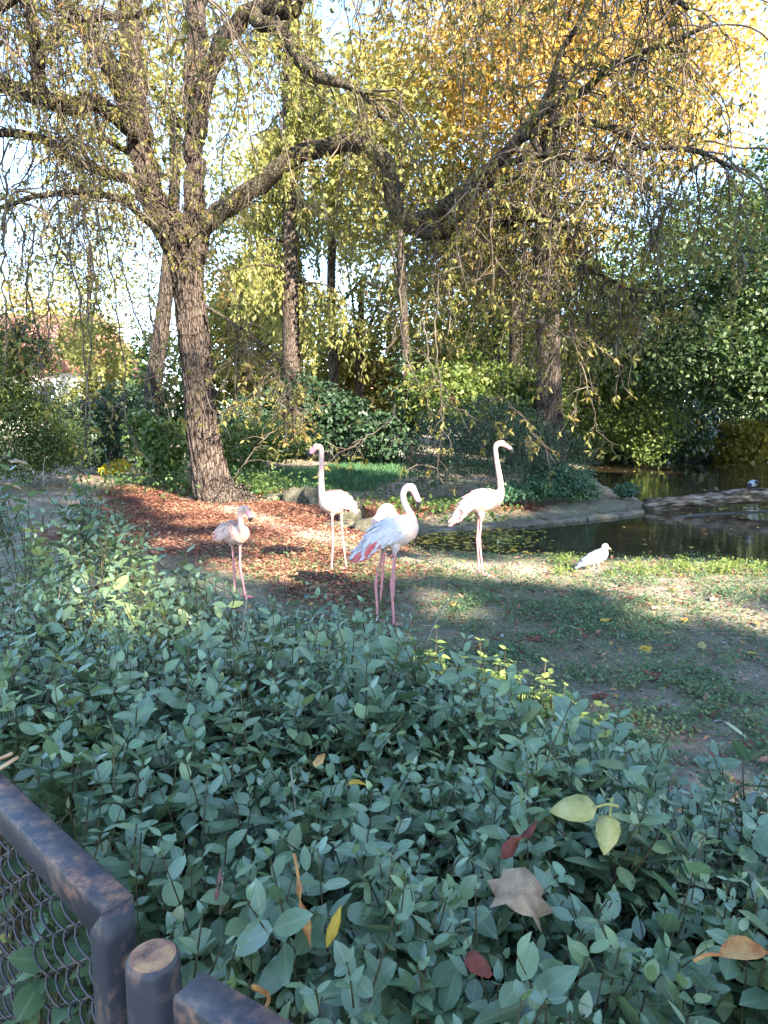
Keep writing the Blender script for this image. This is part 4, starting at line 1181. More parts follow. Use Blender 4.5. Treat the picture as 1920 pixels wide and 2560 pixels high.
# ------------------------------------------------------------------ fence
def rusty():
    m, nt, out = new_mat('rusty_paint')
    L = nt.links.new
    geo = nt.nodes.new('ShaderNodeNewGeometry')
    def noise(s, d=6):
        t = node(nt, 'ShaderNodeTexNoise', Scale=s, Detail=d, Roughness=.7); L(geo.outputs['Position'], t.inputs['Vector']); return t.outputs['Fac']
    sep = nt.nodes.new('ShaderNodeSeparateXYZ'); L(geo.outputs['Normal'], sep.inputs[0])
    ma = node(nt, 'ShaderNodeMath', operation='MULTIPLY_ADD'); L(sep.outputs[2], ma.inputs[0]); ma.inputs[1].default_value = .06; L(noise(30, 9), ma.inputs[2])
    r = ramp(nt, [(.50, (.021, .021, .029)), (.55, (.045, .036, .040)), (.62, (.125, .068, .05)), (.72, (.28, .145, .08))]); L(ma.outputs[0], r.inputs[0])
    p = node(nt, 'ShaderNodeBsdfPrincipled'); L(r.outputs[0], p.inputs['Base Color'])
    rr = node(nt, 'ShaderNodeMapRange'); rr.inputs[3].default_value = .36; rr.inputs[4].default_value = .75; L(noise(40), rr.inputs[0]); L(rr.outputs[0], p.inputs['Roughness'])
    b = node(nt, 'ShaderNodeBump', Strength=.25, Distance=.002); L(noise(160), b.inputs['Height']); L(b.outputs[0], p.inputs['Normal'])
    L(p.outputs[0], out.inputs['Surface'])
    return m
M['rusty'] = rusty()
M['rust_cap'] = plain('rusty_cap', [(.06, .045, .04), (.24, .12, .075), (.40, .21, .11), (.52, .30, .10)], .8, 40, .3, 150, .25)
M['wire'] = plain('dark_wire', [(.02, .02, .028), (.045, .04, .045), (.10, .055, .04)], .5, 30, 0, 1, .5)

def beam(a, b, w, h, upv=(0, 0, 1), bev=.0022):
    """square bar from a to b with eased edges"""
    a, b = np.asarray(a, float), np.asarray(b, float)
    t = unit(b - a); s_ = unit(np.cross(t, upv)); u = np.cross(s_, t)
    pr = [(-w / 2, -h / 2 + bev), (-w / 2 + bev, -h / 2), (w / 2 - bev, -h / 2), (w / 2, -h / 2 + bev), (w / 2, h / 2 - bev), (w / 2 - bev, h / 2), (-w / 2 + bev, h / 2), (-w / 2, h / 2 - bev)]
    m = 24
    V = np.array([p + s_ * x + u * y for p in a + (b - a) * np.linspace(0, 1, m)[:, None] for x, y in pr])
    idx = np.arange(m * 8).reshape(m, 8)
    F = np.stack([idx[:-1], np.roll(idx[:-1], -1, 1), np.roll(idx[1:], -1, 1), idx[1:]], -1).reshape(-1, 4)
    return V, [F, idx[0][None, ::-1], idx[-1][None]]

def fence():
    w = .036
    c = CORNER + RAIL_N * 0 
    # left panel: rail, corner post, mesh
    root = empty('fence_panel', (c[0], c[1], 0), 'rusty dark steel fence panel with square rail, corner post and wire mesh', 'fence')
    rail_z = 1.0 - .02
    v, f = beam([c[0], c[1], rail_z] + RAIL_D * .0, [c[0], c[1], rail_z] + RAIL_D * 2.6, w, .040)
    v = np.array(v); e = v[:8]; e += RAIL_D * ((rail_z + .02 - e[:, 2:3]) * .9)
    MB().add(v, f).build('rail', M['rusty'], root, False)
    pc = np.array([c[0], c[1], 0]) + RAIL_D * .018
    v, f = beam(pc + [0, 0, .0], pc + [0, 0, .9998], w - .0006, w - .0006, RAIL_N)
    v = np.array(v); e = v[-8:]; e[:, 2] -= ((e - [c[0], c[1], 0]) @ RAIL_D) / .9
    MB().add(v, f).build('post', M['rusty'], root, False)
    v, f = beam([c[0], c[1], .12] + RAIL_D * .037, [c[0], c[1], .12] + RAIL_D * 2.6, w, .040)
    MB().add(v, f).build('rail', M['rusty'], root, False)
    pitch = .050; gap = .034
    T = np.arange(0, .82, pitch / 10); nst = len(T)
    def wire_mesh(ph):
        a = 2 * PI * T / pitch + ph
        P = RAIL_D * (np.sin(a) * .0192)[:, None] + RAIL_N * (np.cos(a) * .0075)[:, None] + np.array([0, 0, 1]) * (.955 - T)[:, None]
        v, f = sweep(P, .0016, sides=5, up=RAIL_N)
        return MB().add(v, f).mesh('wire', [M['wire']])
    ms = [wire_mesh(0), wire_mesh(PI)]
    for k in range(40):
        o = link('wire', ms[k % 2], root)
        o.location = tuple(np.array([c[0], c[1], 0]) + RAIL_D * (.056 + gap * k))
    # round hinge post
    pp = on_z(382, 2388, .985)
    pr = empty('round_post', (pp[0], pp[1], 0), 'round rusty-topped steel post standing between the two fence panels', 'post')
    r = .0258
    th = np.linspace(0, 2 * PI, 33)[:-1]
    prof = [(r, 0), (r, .978), (r - .0015, .983), (r - .004, .985)]
    V = np.array([[pp[0] + a * math.cos(t), pp[1] + a * math.sin(t), z] for a, z in prof for t in th])
    idx = np.arange(4 * 32).reshape(4, 32)
    F = np.stack([idx[:-1], np.roll(idx[:-1], -1, 1), np.roll(idx[1:], -1, 1), idx[1:]], -1).reshape(-1, 4)
    MB().add(V, F).build('tube', M['rusty'], pr)
    cv = [(pp[0] + (r - .004) * math.cos(t), pp[1] + (r - .004) * math.sin(t), .9851) for t in th]
    cv2 = [(pp[0] + (r - .012) * math.cos(t), pp[1] + (r - .012) * math.sin(t), .9865) for t in th]
    ia = np.arange(32); F = np.stack([ia, np.roll(ia, -1), np.roll(ia, -1) + 32, ia + 32], -1)
    MB().add(cv + cv2 , [F, (ia + 32)[None]]).build('cap', M['rust_cap'], pr)
    # next panel
    a = (on_z(424, 2481, 1.0) + on_z(517, 2435, 1.0)) / 2
    r2 = empty('fence_panel', (a[0], a[1], 0), 'rusty dark steel fence panel to the right of the round post', 'fence')
    d2 = unit(np.array([.70, -.42, 0]))
    v, f = beam(a + [0, 0, -.02], a + d2 * 1.6 + [0, 0, -.02], w, .040); MB().add(v, f).build('rail', M['rusty'], r2, False)
    p2 = a * [1, 1, 0] + d2 * .0185
    v, f = beam(p2, p2 + [0, 0, .9575], w, w, np.cross(d2, [0, 0, 1])); MB().add(v, f).build('post', M['rusty'], r2, False)
fence()

# ------------------------------------------------------------------ birds
def remeshed(name, mb, mat, parent, voxel=.008, it=6):
    me = mb.mesh('tmp', [mat])
    o = bpy.data.objects.new('tmp', me); COL.objects.link(o)
    r = o.modifiers.new('r', 'REMESH'); r.mode = 'VOXEL'; r.voxel_size = voxel
    s_ = o.modifiers.new('s', 'SMOOTH'); s_.iterations = it; s_.factor = .5
    dg = bpy.context.evaluated_depsgraph_get()
    new = bpy.data.meshes.new_from_object(o.evaluated_get(dg))
    bpy.data.objects.remove(o); bpy.data.meshes.remove(me)
    new.name = name
    new.polygons.foreach_set('use_smooth', np.ones(len(new.polygons), bool))
    if not new.materials: new.materials.append(mat)
    return link(name, new, parent)

def feather_mat(name, cols, trans=.12):
    m = foliage(name, cols, trans, .75, .2, 3.0, tcol=.9)
    return m
def down_mat(name, cols):
    return plain(name, cols, .85, 16, .5, 90, .15, contrast=(.35, .65))
M['pink_down'] = down_mat('pale_pink_down', [(.54, .325, .265), (.60, .415, .345)])
M['white_down'] = down_mat('white_down', [(.55, .40, .345), (.60, .48, .43)])
M['pink_feather'] = feather_mat('pale_pink_feather', [(.44, .25, .20), (.56, .38, .32), (.62, .475, .42)])
M['white_feather'] = feather_mat('white_feather', [(.46, .40, .40), (.60, .55, .55), (.68, .64, .64)])
M['rose_feather'] = feather_mat('rose_feather', [(.58, .10, .10), (.62, .17, .16), (.62, .26, .25)])
M['leg_pink'] = plain('flamingo_leg', [(.44, .16, .17), (.52, .23, .23)], .55, 30, .2, 120, .3)
M['bill_pink'] = plain('flamingo_bill', [(.52, .20, .25), (.58, .30, .33)], .4, 30, 0, 1, .4)
M['bill_black'] = plain('black_bill_tip', [(.012, .012, .014), (.03, .028, .03)], .35, 20, 0, 1, .5)
M['eye'] = plain('bird_eye', [(.02, .016, .01), (.04, .03, .01)], .15, 5, 0, 1, .6)

def flamingo(label, Y, body, neck, bill, legs, eye, down='pink_down', fea='pink_feather', rose=.25, lat=None, feathers=True, head_r=.041):
    """body: tail -> breast stations (px, py, dY, half-width m, half-height m); neck, bill: (px, py, dY, r); legs: lists of (px, py, dY)"""
    rng = np.random.default_rng(int(Y * 1000))
    W = lambda q: at(q[0], q[1], Y + q[2])
    foot = W(legs[0][-1])
    g = float(ground_z(foot[0], foot[1]))
    c = W(body[len(body) // 2])
    root = empty('flamingo', (c[0], c[1], g), label, 'flamingo', 'flamingos standing by the pool')
    n = 26
    st = smooth_path([np.append(W(b), [b[3], b[4]]) for b in body], n)
    C, bw, bh = st[:, :3], np.maximum(st[:, 3], .004), np.maximum(st[:, 4], .004)
    mb = MB()
    v, f = sweep(C, bw, bh, 20); mb.add(v, f)
    nk = smooth_path([np.append(W(q), q[3]) for q in neck], 44)
    v, f = sweep(nk[:, :3], nk[:, 3], sides=12, up=None); mb.add(v, f)
    bl = smooth_path([np.append(W(q), q[3]) for q in bill], 22)
    # head between the last neck point and the bill root
    h0 = nk[-1, :3]; h1 = bl[0, :3]
    hd = smooth_path([h0 - (h1 - h0) * .25, h0, (h0 + h1) / 2 + np.array([0, 0, .006]), h1, h1 + (h1 - h0) * .15], 14)
    v, f = sweep(hd, np.interp(np.linspace(0, 1, 14), [0, .2, .5, .8, 1], [.012, .030, .034, .026, .014]) * head_r / .041, sides=12, up=None); mb.add(v, f)
    for lg in legs:                                   # feathered thighs
        a, b = W(lg[0]), W(lg[1]); p = a + (b - a) * np.linspace(-.10, .22, 7)[:, None]
        v, f = sweep(p, [.035, .038, .034, .027, .020, .014, .010], sides=10, up=None); mb.add(v, f)
    remeshed('body', mb, M[down], root, .011, 4)
    # bill: pink with a black bent tip
    k = 12
    v, f = sweep(bl[:k + 1, :3], bl[:k + 1, 3], bl[:k + 1, 3] * 1.2, 10, up=None); bo = MB().add(v, f).build('bill', M['bill_pink'], root)
    v, f = sweep(bl[k:, :3], bl[k:, 3] * 1.08, bl[k:, 3] * 1.28, 10, up=None); MB().add(v, f).build('bill_tip', M['bill_black'], bo)
    if eye:
        fw = unit(h1 - h0); sd = unit(np.cross(fw, [0, 0, 1]))
        for s_ in (-1, 1):
            p = (h0 + h1) / 2 + np.array([0, 0, .012]) + sd * s_ * .030 * head_r / .041
            v, f = sweep(p + sd[None] * np.linspace(-.006, .006, 7)[:, None], .0065 * np.sqrt(np.maximum(1e-3, 1 - np.linspace(-1, 1, 7) ** 2)), sides=10, up=None)
            MB().add(v, f).build('eye', M['eye'], root)
    # legs
    for lg in legs:
        pts = [W(q) for q in lg]
        gz = float(ground_z(pts[-1][0], pts[-1][1])); pts[-1][2] = gz + .012
        m = 30
        P = smooth_path([pts[0], pts[0] * .5 + pts[1] * .5 + [0, 0, 0], pts[1], pts[1] * .5 + pts[2] * .5, pts[2]], m)
        u = np.linspace(0, 1, m); ku = np.linalg.norm(pts[1] - pts[0]) / (np.linalg.norm(pts[1] - pts[0]) + np.linalg.norm(pts[2] - pts[1]))
        R = np.interp(u, [0, ku * .5, ku - .08, ku, ku + .07, .9, 1], [.0125, .0095, .0095, .0150, .0105, .0085, .0105])
        lb = MB(); v, f = sweep(P, R, sides=10, up=None); lb.add(v, f)
        d = C[-1] - C[0]; d[2] = 0; d = unit(d)
        ft = pts[2]; tips = []
        for an in (-.55, 0, .55):
            dd = np.array([d[0] * math.cos(an) - d[1] * math.sin(an), d[0] * math.sin(an) + d[1] * math.cos(an), 0])
            tp = ft + dd * (.088 if an == 0 else .078) + [0, 0, -.004]
            q = smooth_path([ft, ft * .5 + tp * .5 + [0, 0, .006], tp], 6); v, f = sweep(q, np.linspace(.0085, .004, 6), sides=7, up=None); lb.add(v, f); tips.append(tp)
        web = np.array([ft + [0, 0, .004], tips[0], (tips[0] + tips[1]) / 2 - d * .014, tips[1], (tips[1] + tips[2]) / 2 - d * .014, tips[2]])
        lb.add(np.vstack([web, web - [0, 0, .004]]), [np.array([[0, 1, 2], [0, 2, 3], [0, 3, 4], [0, 4, 5]]), np.array([[6, 8, 7], [6, 9, 8], [6, 10, 9], [6, 11, 10]])])
        bk = ft - d * .025; v, f = sweep(np.array([ft, (ft + bk) / 2, bk]), [.006, .005, .003], sides=6, up=None); lb.add(v, f)
        lb.build('leg', M['leg_pink'], root)
    # wings: overlapping feathers laid over the flanks
    if feathers:
        T = unit(np.gradient(C, axis=0)); A = unit(np.cross(T, [0, 0, 1])); B = np.cross(A, T)
        for s_ in (-1, 1):
            wb = MB()
            for row in range(8):
                th = math.radians(8 + row * 13)           # from the back down the flank
                cols = 12
                for q in range(cols):
                    t = .80 - .72 * (q + .5 * (row % 2)) / cols - .004 * row
                    i = int(np.clip(t, 0, 1) * (n - 1))
                    sa, ca = math.sin(th), math.cos(th)
                    nrm = unit(A[i] * s_ * sa / max(bw[i], .01) + B[i] * ca / max(bh[i], .01))
                    p = C[i] + A[i] * s_ * sa * bw[i] * 1.0 + B[i] * ca * bh[i] * 1.0 + nrm * (.005 + .006 * rng.random())
                    dn = unit(-T[i] + np.cross(nrm, -T[i]) * 0 + (-B[i] * .35 * sa) + rng.normal(0, .06, 3))
                    l = (.060 + .055 * (1 - t)) * (.85 + .3 * rng.random()); w_ = .026 + .008 * rng.random()
                    late = (row >= 5 and t < .42) or (row >= 4 and t < .16)
                    mi = 1 if (late and rng.random() < rose * 3.2) or rng.random() < rose * .06 else 0
                    v, f = leaf_mesh(_oval((.44, .5, .46, .30), .10, -.16), p[None], dn[None], (nrm + dn * .22)[None], np.array([l]), np.array([w_]))
                    wb.add(v, f, mi)
            # flight feathers folded along the lower edge to the tail
            for q in range(9):
                t = .52 - .045 * q; i = int(max(t, 0) * (n - 1)); th = math.radians(98 + 2 * q)
                p = C[i] + A[i] * s_ * math.sin(th) * bw[i] * 1.05 + B[i] * math.cos(th) * bh[i]
                nrm = unit(A[i] * s_); dn = unit(-T[i] + B[i] * (.02 - .25 * (t > .3)))
                v, f = leaf_mesh(_oval((.40, .5, .46, .28), .06, -.1), p[None], dn[None], nrm[None], np.array([.12 + .05 * rng.random()]), np.array([.030]))
                wb.add(v, f, 1 if rng.random() < rose * 2.2 else 0)
            wb.build('wing', [M[fea], M['rose_feather']], root)
        tb = MB()
        for q in range(7):
            a = (q - 3) * .16; d = unit(-T[1] + A[1] * a + B[1] * -.05)
            v, f = leaf_mesh(_oval((.40, .5, .46, .28), .06, .1), (C[1] + A[1] * a * bw[1])[None], d[None], B[1][None], np.array([.085 + .02 * rng.random()]), np.array([.030])); tb.add(v, f, 0)
        tb.build('tail', [M[fea], M['rose_feather']], root)
    return root

# nearest one, seen from its side, looking down to its right
flamingo('nearest flamingo, white with rose wing edges, its bent neck over the preening one', 5.0,
         [(893, 1384, -.06, .006, .014), (915, 1372, -.05, .045, .040), (945, 1348, -.03, .085, .085), (985, 1330, 0, .105, .118), (1018, 1325, .03, .092, .105), (1034, 1328, .05, .058, .072), (1040, 1330, .06, .02, .03)],
         [(1022, 1338, .04, .060), (1034, 1318, .06, .040), (1029, 1292, .08, .031), (1016, 1268, .08, .026), (1008, 1246, .07, .024), (1010, 1226, .06, .025), (1023, 1215, .05, .030)],
         [(1036, 1230, .05, .022), (1042, 1243, .05, .019), (1047, 1254, .05, .018), (1045, 1264, .05, .013), (1043, 1272, .05, .005)],
         [[(960, 1368, .05), (940, 1456, .06), (944, 1560, .04)], [(988, 1372, -.06), (979, 1462, -.08), (985, 1568, -.10)]], True, 'white_down', 'white_feather', .32)
# tall one by the water, clean profile facing right
flamingo('tall pale pink flamingo with neck stretched up, standing beside the water', 6.55,
         [(1134, 1296, 0, .006, .012), (1148, 1285, 0, .04, .034), (1175, 1262, 0, .085, .085), (1208, 1252, 0, .10, .112), (1235, 1248, 0, .085, .095), (1250, 1246, 0, .05, .065), (1256, 1246, 0, .02, .03)],
         [(1236, 1258, 0, .066), (1249, 1242, 0, .046), (1252, 1225, 0, .034), (1250, 1200, 0, .029), (1244, 1165, 0, .026), (1239, 1130, 0, .023), (1240, 1113, 0, .025), (1250, 1108, 0, .029)],
         [(1262, 1113, 0, .022), (1270, 1117, 0, .020), (1277, 1123, 0, .017), (1279, 1129, 0, .011), (1279, 1134, 0, .004)],
         [[(1196, 1290, .04), (1193, 1352, .04), (1198, 1436, .05)], [(1203, 1290, -.04), (1199, 1354, -.05), (1207, 1440, -.05)]], True, 'pink_down', 'pink_feather', .22)
# one by the rocks, facing the viewer, head turned left
flamingo('flamingo with tall straight neck and black bill tip in front of the rocks', 6.7,
         [(874, 1268, .14, .010, .016), (866, 1262, .12, .06, .05), (850, 1258, .07, .10, .105), (834, 1256, 0, .112, .122), (820, 1254, -.07, .10, .105), (810, 1250, -.13, .06, .07), (806, 1248, -.16, .02, .03)],
         [(818, 1264, -.08, .066), (808, 1246, -.13, .046), (804, 1228, -.15, .034), (803, 1200, -.15, .030), (804, 1165, -.14, .028), (804, 1135, -.13, .026), (802, 1120, -.13, .027), (795, 1115, -.13, .030)],
         [(786, 1122, -.14, .023), (782, 1127, -.14, .020), (778, 1133, -.14, .017), (777, 1139, -.14, .012), (777.5, 1145, -.14, .004)],
         [[(830, 1282, -.05), (832, 1350, -.05), (829, 1430, -.05)], [(852, 1280, .06), (857, 1350, .05), (866, 1421, .05)]], True, 'pink_down', 'pink_feather', .16)
# small one near the hedge
flamingo('smallest flamingo near the hedge, neck in a low curve, pink grey bill', 5.75,
         [(554, 1334, .12, .008, .014), (562, 1332, .10, .045, .055), (575, 1332, .04, .085, .092), (590, 1332, -.03, .092, .098), (604, 1334, -.09, .075, .080), (612, 1336, -.13, .045, .05), (615, 1337, -.15, .02, .025)],
         [(600, 1345, -.09, .058), (608, 1332, -.14, .038), (604, 1316, -.16, .029), (601, 1298, -.16, .024), (601, 1283, -.15, .023), (604, 1272, -.15, .026), (611, 1270, -.15, .030)],
         [(618, 1279, -.16, .021), (622, 1285, -.16, .018), (626, 1293, -.16, .016), (626, 1300, -.16, .011), (624.5, 1306, -.16, .004)],
         [[(580, 1358, .04), (585, 1412, .05), (588, 1482, .04)], [(600, 1356, -.05), (600, 1414, -.05), (613, 1482, -.06)]], True, 'pink_down', 'pink_feather', .12)
# preening one, mostly hidden behind the nearest
flamingo('preening flamingo with its head tucked into its back, behind the nearest one', 5.55,
         [(1030, 1352, .12, .008, .012), (1018, 1346, .10, .045, .045), (1000, 1330, .05, .085, .105), (975, 1320, 0, .10, .135), (950, 1322, -.05, .088, .125), (938, 1330, -.08, .05, .07), (934, 1332, -.1, .02, .03)],
         [(952, 1325, -.04, .05), (950, 1298, -.05, .042), (954, 1278, -.04, .037), (965, 1268, -.02, .034), (976, 1271, 0, .033), (981, 1283, .01, .031), (980, 1295, .01, .03)],
         [(976, 1304, 0, .020), (968, 1308, 0, .018), (960, 1312, 0, .016), (954, 1316, 0, .012), (950, 1320, 0, .005)],
         [[(963, 1364, 0), (956, 1440, .02), (951, 1512, 0)], [(990, 1364, .05), (985, 1442, .05), (984, 1514, .05)]], False, 'pink_down', 'pink_feather', .10, feathers=False)

M['gull_white'] = down_mat('gull_white', [(.44, .44, .46), (.50, .50, .51)])
M['gull_grey'] = feather_mat('gull_grey_feather', [(.19, .21, .25), (.26, .28, .32)])
M['crow_grey'] = down_mat('crow_grey', [(.22, .23, .26), (.32, .33, .36)])
M['crow_black'] = down_mat('crow_black', [(.012, .012, .016), (.03, .03, .036)])
M['gull_leg'] = plain('gull_leg', [(.55, .42, .30), (.62, .50, .36)], .6, 30, 0, 1, .3)
M['gull_bill'] = plain('gull_bill', [(.30, .22, .12), (.42, .32, .16)], .5, 30, 0, 1, .3)

def small_bird(name, label, cat, Y, body, head, bill, legs, mats, wing_rows=6, tipm=None, wing_top=20, wing_t=(.78, .06)):
    rng = np.random.default_rng(int(Y * 777))
    W = lambda q: at(q[0], q[1], Y + q[2])
    c = W(body[2])
    root = empty(name, (c[0], c[1], c[2] - .1), label, cat)
    n = 20
    st = smooth_path([np.append(W(b), [b[3], b[4]]) for b in body], n)
    C, bw, bh = st[:, :3], np.maximum(st[:, 3], .003), np.maximum(st[:, 4], .003)
    mb = MB(); v, f = sweep(C, bw, bh, 16); mb.add(v, f)
    if mats['head'] == mats['body']:
        hb = mb
    else: hb = MB()
    hp = smooth_path([np.append(W(q), q[3]) for q in head], 14); v, f = sweep(hp[:, :3], hp[:, 3], sides=12, up=None); hb.add(v, f)
    remeshed('body', mb, M[mats['body']], root, .006, 4)
    if hb is not mb: remeshed('head', hb, M[mats['head']], root, .005, 4)
    bl = smooth_path([np.append(W(q), q[3]) for q in bill], 8); v, f = sweep(bl[:, :3], bl[:, 3], sides=8, up=None); MB().add(v, f).build('bill', M[mats['bill']], root)
    T = unit(np.gradient(C, axis=0)); A = unit(np.cross(T, [0, 0, 1])); B = np.cross(A, T)
    for s_ in (-1, 1):
        wb = MB()
        for row in range(wing_rows):
            th = math.radians(wing_top + row * 12)
            for q in range(9):
                t = wing_t[0] - (wing_t[0] - wing_t[1]) * q / 9; i = int(t * (n - 1))
                nrm = unit(A[i] * s_ * math.sin(th) / bw[i] + B[i] * math.cos(th) / bh[i])
                p = C[i] + A[i] * s_ * math.sin(th) * bw[i] * 1.02 + B[i] * math.cos(th) * bh[i] * 1.02 + nrm * .003
                dn = unit(-T[i] + rng.normal(0, .04, 3))
                tip = tipm and t < .14
                v, f = leaf_mesh(T_OVAL, p[None], dn[None], (nrm + dn * .1)[None], np.array([.055 + .03 * (1 - t)]), np.array([.024])); wb.add(v, f, 1 if tip else 0)
        if tipm:
            for q in range(4):
                v, f = leaf_mesh(T_LANCE, (C[2] + A[2] * s_ * bw[2] * .9 + B[2] * (.006 * q))[None], unit(-T[2] + B[2] * (.05 + .06 * q))[None], B[2][None], np.array([.07 + .012 * q]), np.array([.016])); wb.add(v, f, 1)
        wb.build('wing', [M[mats['wing']], M[tipm or mats['wing']]], root)
    tb = MB()
    for q in range(5):
        v, f = leaf_mesh(T_OVAL, C[1][None], unit(-T[1] + A[1] * (q - 2) * .12)[None], B[1][None], np.array([.07]), np.array([.026])); tb.add(v, f)
    tb.build('tail', M[mats['tail']], root)
    for lg in legs:
        pts = [W(q) for q in lg]
        lb = MB(); v, f = sweep(smooth_path(pts, 10), [.006, .005, .004, .004, .005, .0045, .004, .004, .004, .005], sides=7, up=None); lb.add(v, f)
        d = unit((C[-1] - C[0]) * [1, 1, 0])
        for an in (-.6, 0, .6):
            dd = np.array([d[0] * math.cos(an) - d[1] * math.sin(an), d[0] * math.sin(an) + d[1] * math.cos(an), -.02])
            v, f = sweep(np.array([pts[-1], pts[-1] + dd * .02, pts[-1] + dd * .04]), [.004, .0035, .002], sides=6, up=None); lb.add(v, f)
        lb.build('leg', M[mats['leg']], root)
    hd = unit(bl[0, :3] - hp[len(hp) // 2, :3]); sd = unit(np.cross(hd, [0, 0, 1])); hc = hp[8, :3]
    for s_ in (-1, 1):
        p = hc + sd * s_ * hp[8, 3] * .95 + [0, 0, .006]
        v, f = sweep(p + sd[None] * np.linspace(-.004, .004, 5)[:, None], [.001, .0035, .004, .0035, .001], sides=8, up=None); MB().add(v, f).build('eye', M['eye'], root)
    return root
gg = gpt(1490, 1428)
Yg = gg[1]
small_bird('gull', 'white and grey gull with black wing tips resting on the shore', 'gull', Yg,
           [(1448, 1415, 0, .004, .006), (1456, 1411, 0, .022, .020), (1474, 1400, 0, .050, .050), (1494, 1391, .0, .060, .064), (1508, 1384, 0, .052, .058), (1516, 1380, 0, .034, .04), (1519, 1379, 0, .012, .015)],
           [(1508, 1384, 0, .044), (1511, 1374, 0, .036), (1511, 1367, 0, .031), (1513, 1365, 0, .030), (1518, 1367, 0, .020), (1521, 1369, .0, .008)],
           [(1518, 1368, 0, .010), (1524, 1371, 0, .008), (1528, 1374, 0, .004)],
           [[(1484, 1410, -.02), (1484, 1418, -.02), (1484, 1427, -.02)], [(1495, 1409, .03), (1496, 1417, .03), (1496, 1425, .03)]],
           dict(body='gull_white', head='gull_white', bill='gull_bill', wing='gull_grey', tail='gull_white', leg='gull_leg'), 6, 'crow_black', 15)

# ------------------------------------------------------------------ log, crow, stump, sunken log, rocks
M['log_bark'] = plain('log_bark', [(.015, .011, .008), (.06, .045, .033), (.15, .118, .09), (.27, .235, .20)], .9, 9, 1.0, 40, .15, (.5, 1, 2.4), contrast=(.36, .62))
M['wet_wood'] = plain('wet_wood', [(.01, .009, .008), (.03, .025, .02)], .4, 8, .4, 40, .5)
M['rock'] = plain('mossy_rock', [(.03, .03, .02), (.085, .08, .055), (.17, .15, .115)], .95, 9, .9, 45, .15)
def log():
    px = [(1611, 1264, 12.0), (1640, 1261, 12.0), (1700, 1257, 11.95), (1760, 1252, 11.9), (1800, 1247, 11.9), (1850, 1242, 11.85), (1920, 1236, 11.8), (2050, 1229, 11.7), (2250, 1222, 11.6), (2500, 1210, 11.5)]
    P = smooth_path([at(x, y, Y) for x, y, Y in px], 120)
    R = np.interp(np.linspace(0, 1, 120), [0, .05, .3, .7, 1], [.118, .126, .124, .125, .13])
    th = np.arange(30) * 2 * PI / 30; q = np.linspace(0, 1, 120)
    b = 1 + .22 * (NZ[1](np.cos(th)[None] * 3 + 5, np.sin(th)[None] * 3 + q[:, None] * 14) - .5) + .20 * (np.abs(NZ[2](th[None] * 5, q[:, None] * 16) - .5) * 2 - .5)
    root = empty('fallen_log', P[20] * [1, 1, 0] + [0, 0, Z_WATER], 'fallen weathered log reaching from the muddy point out over the pond', 'log')
    v, f = sweep(P, R, sides=30, up=None, bump=b); MB().add(v, f).build('trunk', M['log_bark'], root)
    s0 = at(1792, 1241, 11.9)
    v, f = sweep(smooth_path([s0, s0 + [.0, -.02, .07], s0 + [-.05, -.02, .16]], 8), [.07, .06, .05, .045, .035, .03, .026, .022], sides=12, up=None); MB().add(v, f).build('branch_stub', M['log_bark'], root)
    t0 = at(1597, 1252, 12.0)
    r2 = empty('split_plank', t0, 'pale split piece of bark leaning at the butt of the log', 'driftwood')
    v, f = sweep(smooth_path([t0 + [-.10, .1, .03], t0, t0 + [.14, -.12, -.10]], 8), [.03, .045, .05, .05, .05, .045, .04, .02], [.008] * 8, 8); MB().add(v, f).build('piece', M['kerb'], r2)
    sk = [on_z(x, y, Z_WATER - .01) for x, y in ((1672, 1296), (1760, 1288), (1850, 1284), (1960, 1280), (2200, 1270))]
    v, f = sweep(smooth_path(sk, 40), np.interp(np.linspace(0, 1, 40), [0, .1, 1], [.02, .05, .08]), np.interp(np.linspace(0, 1, 40), [0, .1, 1], [.008, .03, .04]), sides=12)
    o = MB().add(v, f).build('sunken_log', M['wet_wood']); tag(o, 'dark waterlogged log lying almost flat in the water below the fallen log', 'log')
log()
small_bird('crow', 'grey and black hooded crow stooping on the fallen log', 'crow', 11.84,
           [(1892, 1207, .10, .006, .008), (1889, 1207, .07, .035, .035), (1884, 1208, .0, .062, .060), (1879, 1209, -.05, .06, .058), (1876, 1212, -.09, .045, .045), (1874, 1214, -.11, .02, .02)],
           [(1876, 1211, -.09, .034), (1873, 1215, -.12, .036), (1872, 1218, -.14, .032), (1871, 1220, -.15, .018)],
           [(1871, 1220, -.15, .012), (1870.5, 1223, -.17, .009), (1870.5, 1226, -.18, .004)],
           [[(1880, 1215, -.02), (1880, 1220, -.02), (1879, 1224, -.02)], [(1885, 1215, .03), (1885, 1220, .03), (1884, 1224, .03)]],
           dict(body='crow_grey', head='crow_black', bill='crow_black', wing='crow_black', tail='crow_black', leg='crow_black'), 4, None, 55)
def stump():
    p = on_z(1706, 1158, Z_WATER)
    root = empty('rotten_stump', p, 'black rotten stump with jagged roots standing in the pond', 'stump')
    rng = np.random.default_rng(3)
    mb = MB()
    th = np.arange(16) * 2 * PI / 16
    v, f = sweep(np.array([p + [0, 0, z] for z in np.linspace(-.1, .26, 8)]), np.linspace(.42, .16, 8), sides=16, up=None, bump=1 + .3 * (NZ[2](th[None] * 2, np.linspace(0, 3, 8)[:, None]) - .5)); mb.add(v, f)
    mb.build('body', M['wet_wood'], root)
    for a, l, h in ((.1, 1.0, .35), (2.9, 1.0, .30), (1.2, .6, .5), (4.4, .6, .35), (5.4, .9, .42), (3.6, .8, .2)):
        d = np.array([math.cos(a), math.sin(a), 0])
        v, f = sweep(smooth_path([p + [0, 0, .1], p + d * l * .6 + [0, 0, .10], p + d * l + [0, 0, h]], 10), np.linspace(.13, .03, 10), sides=8, up=None); MB().add(v, f).build('root', M['wet_wood'], root)
stump()

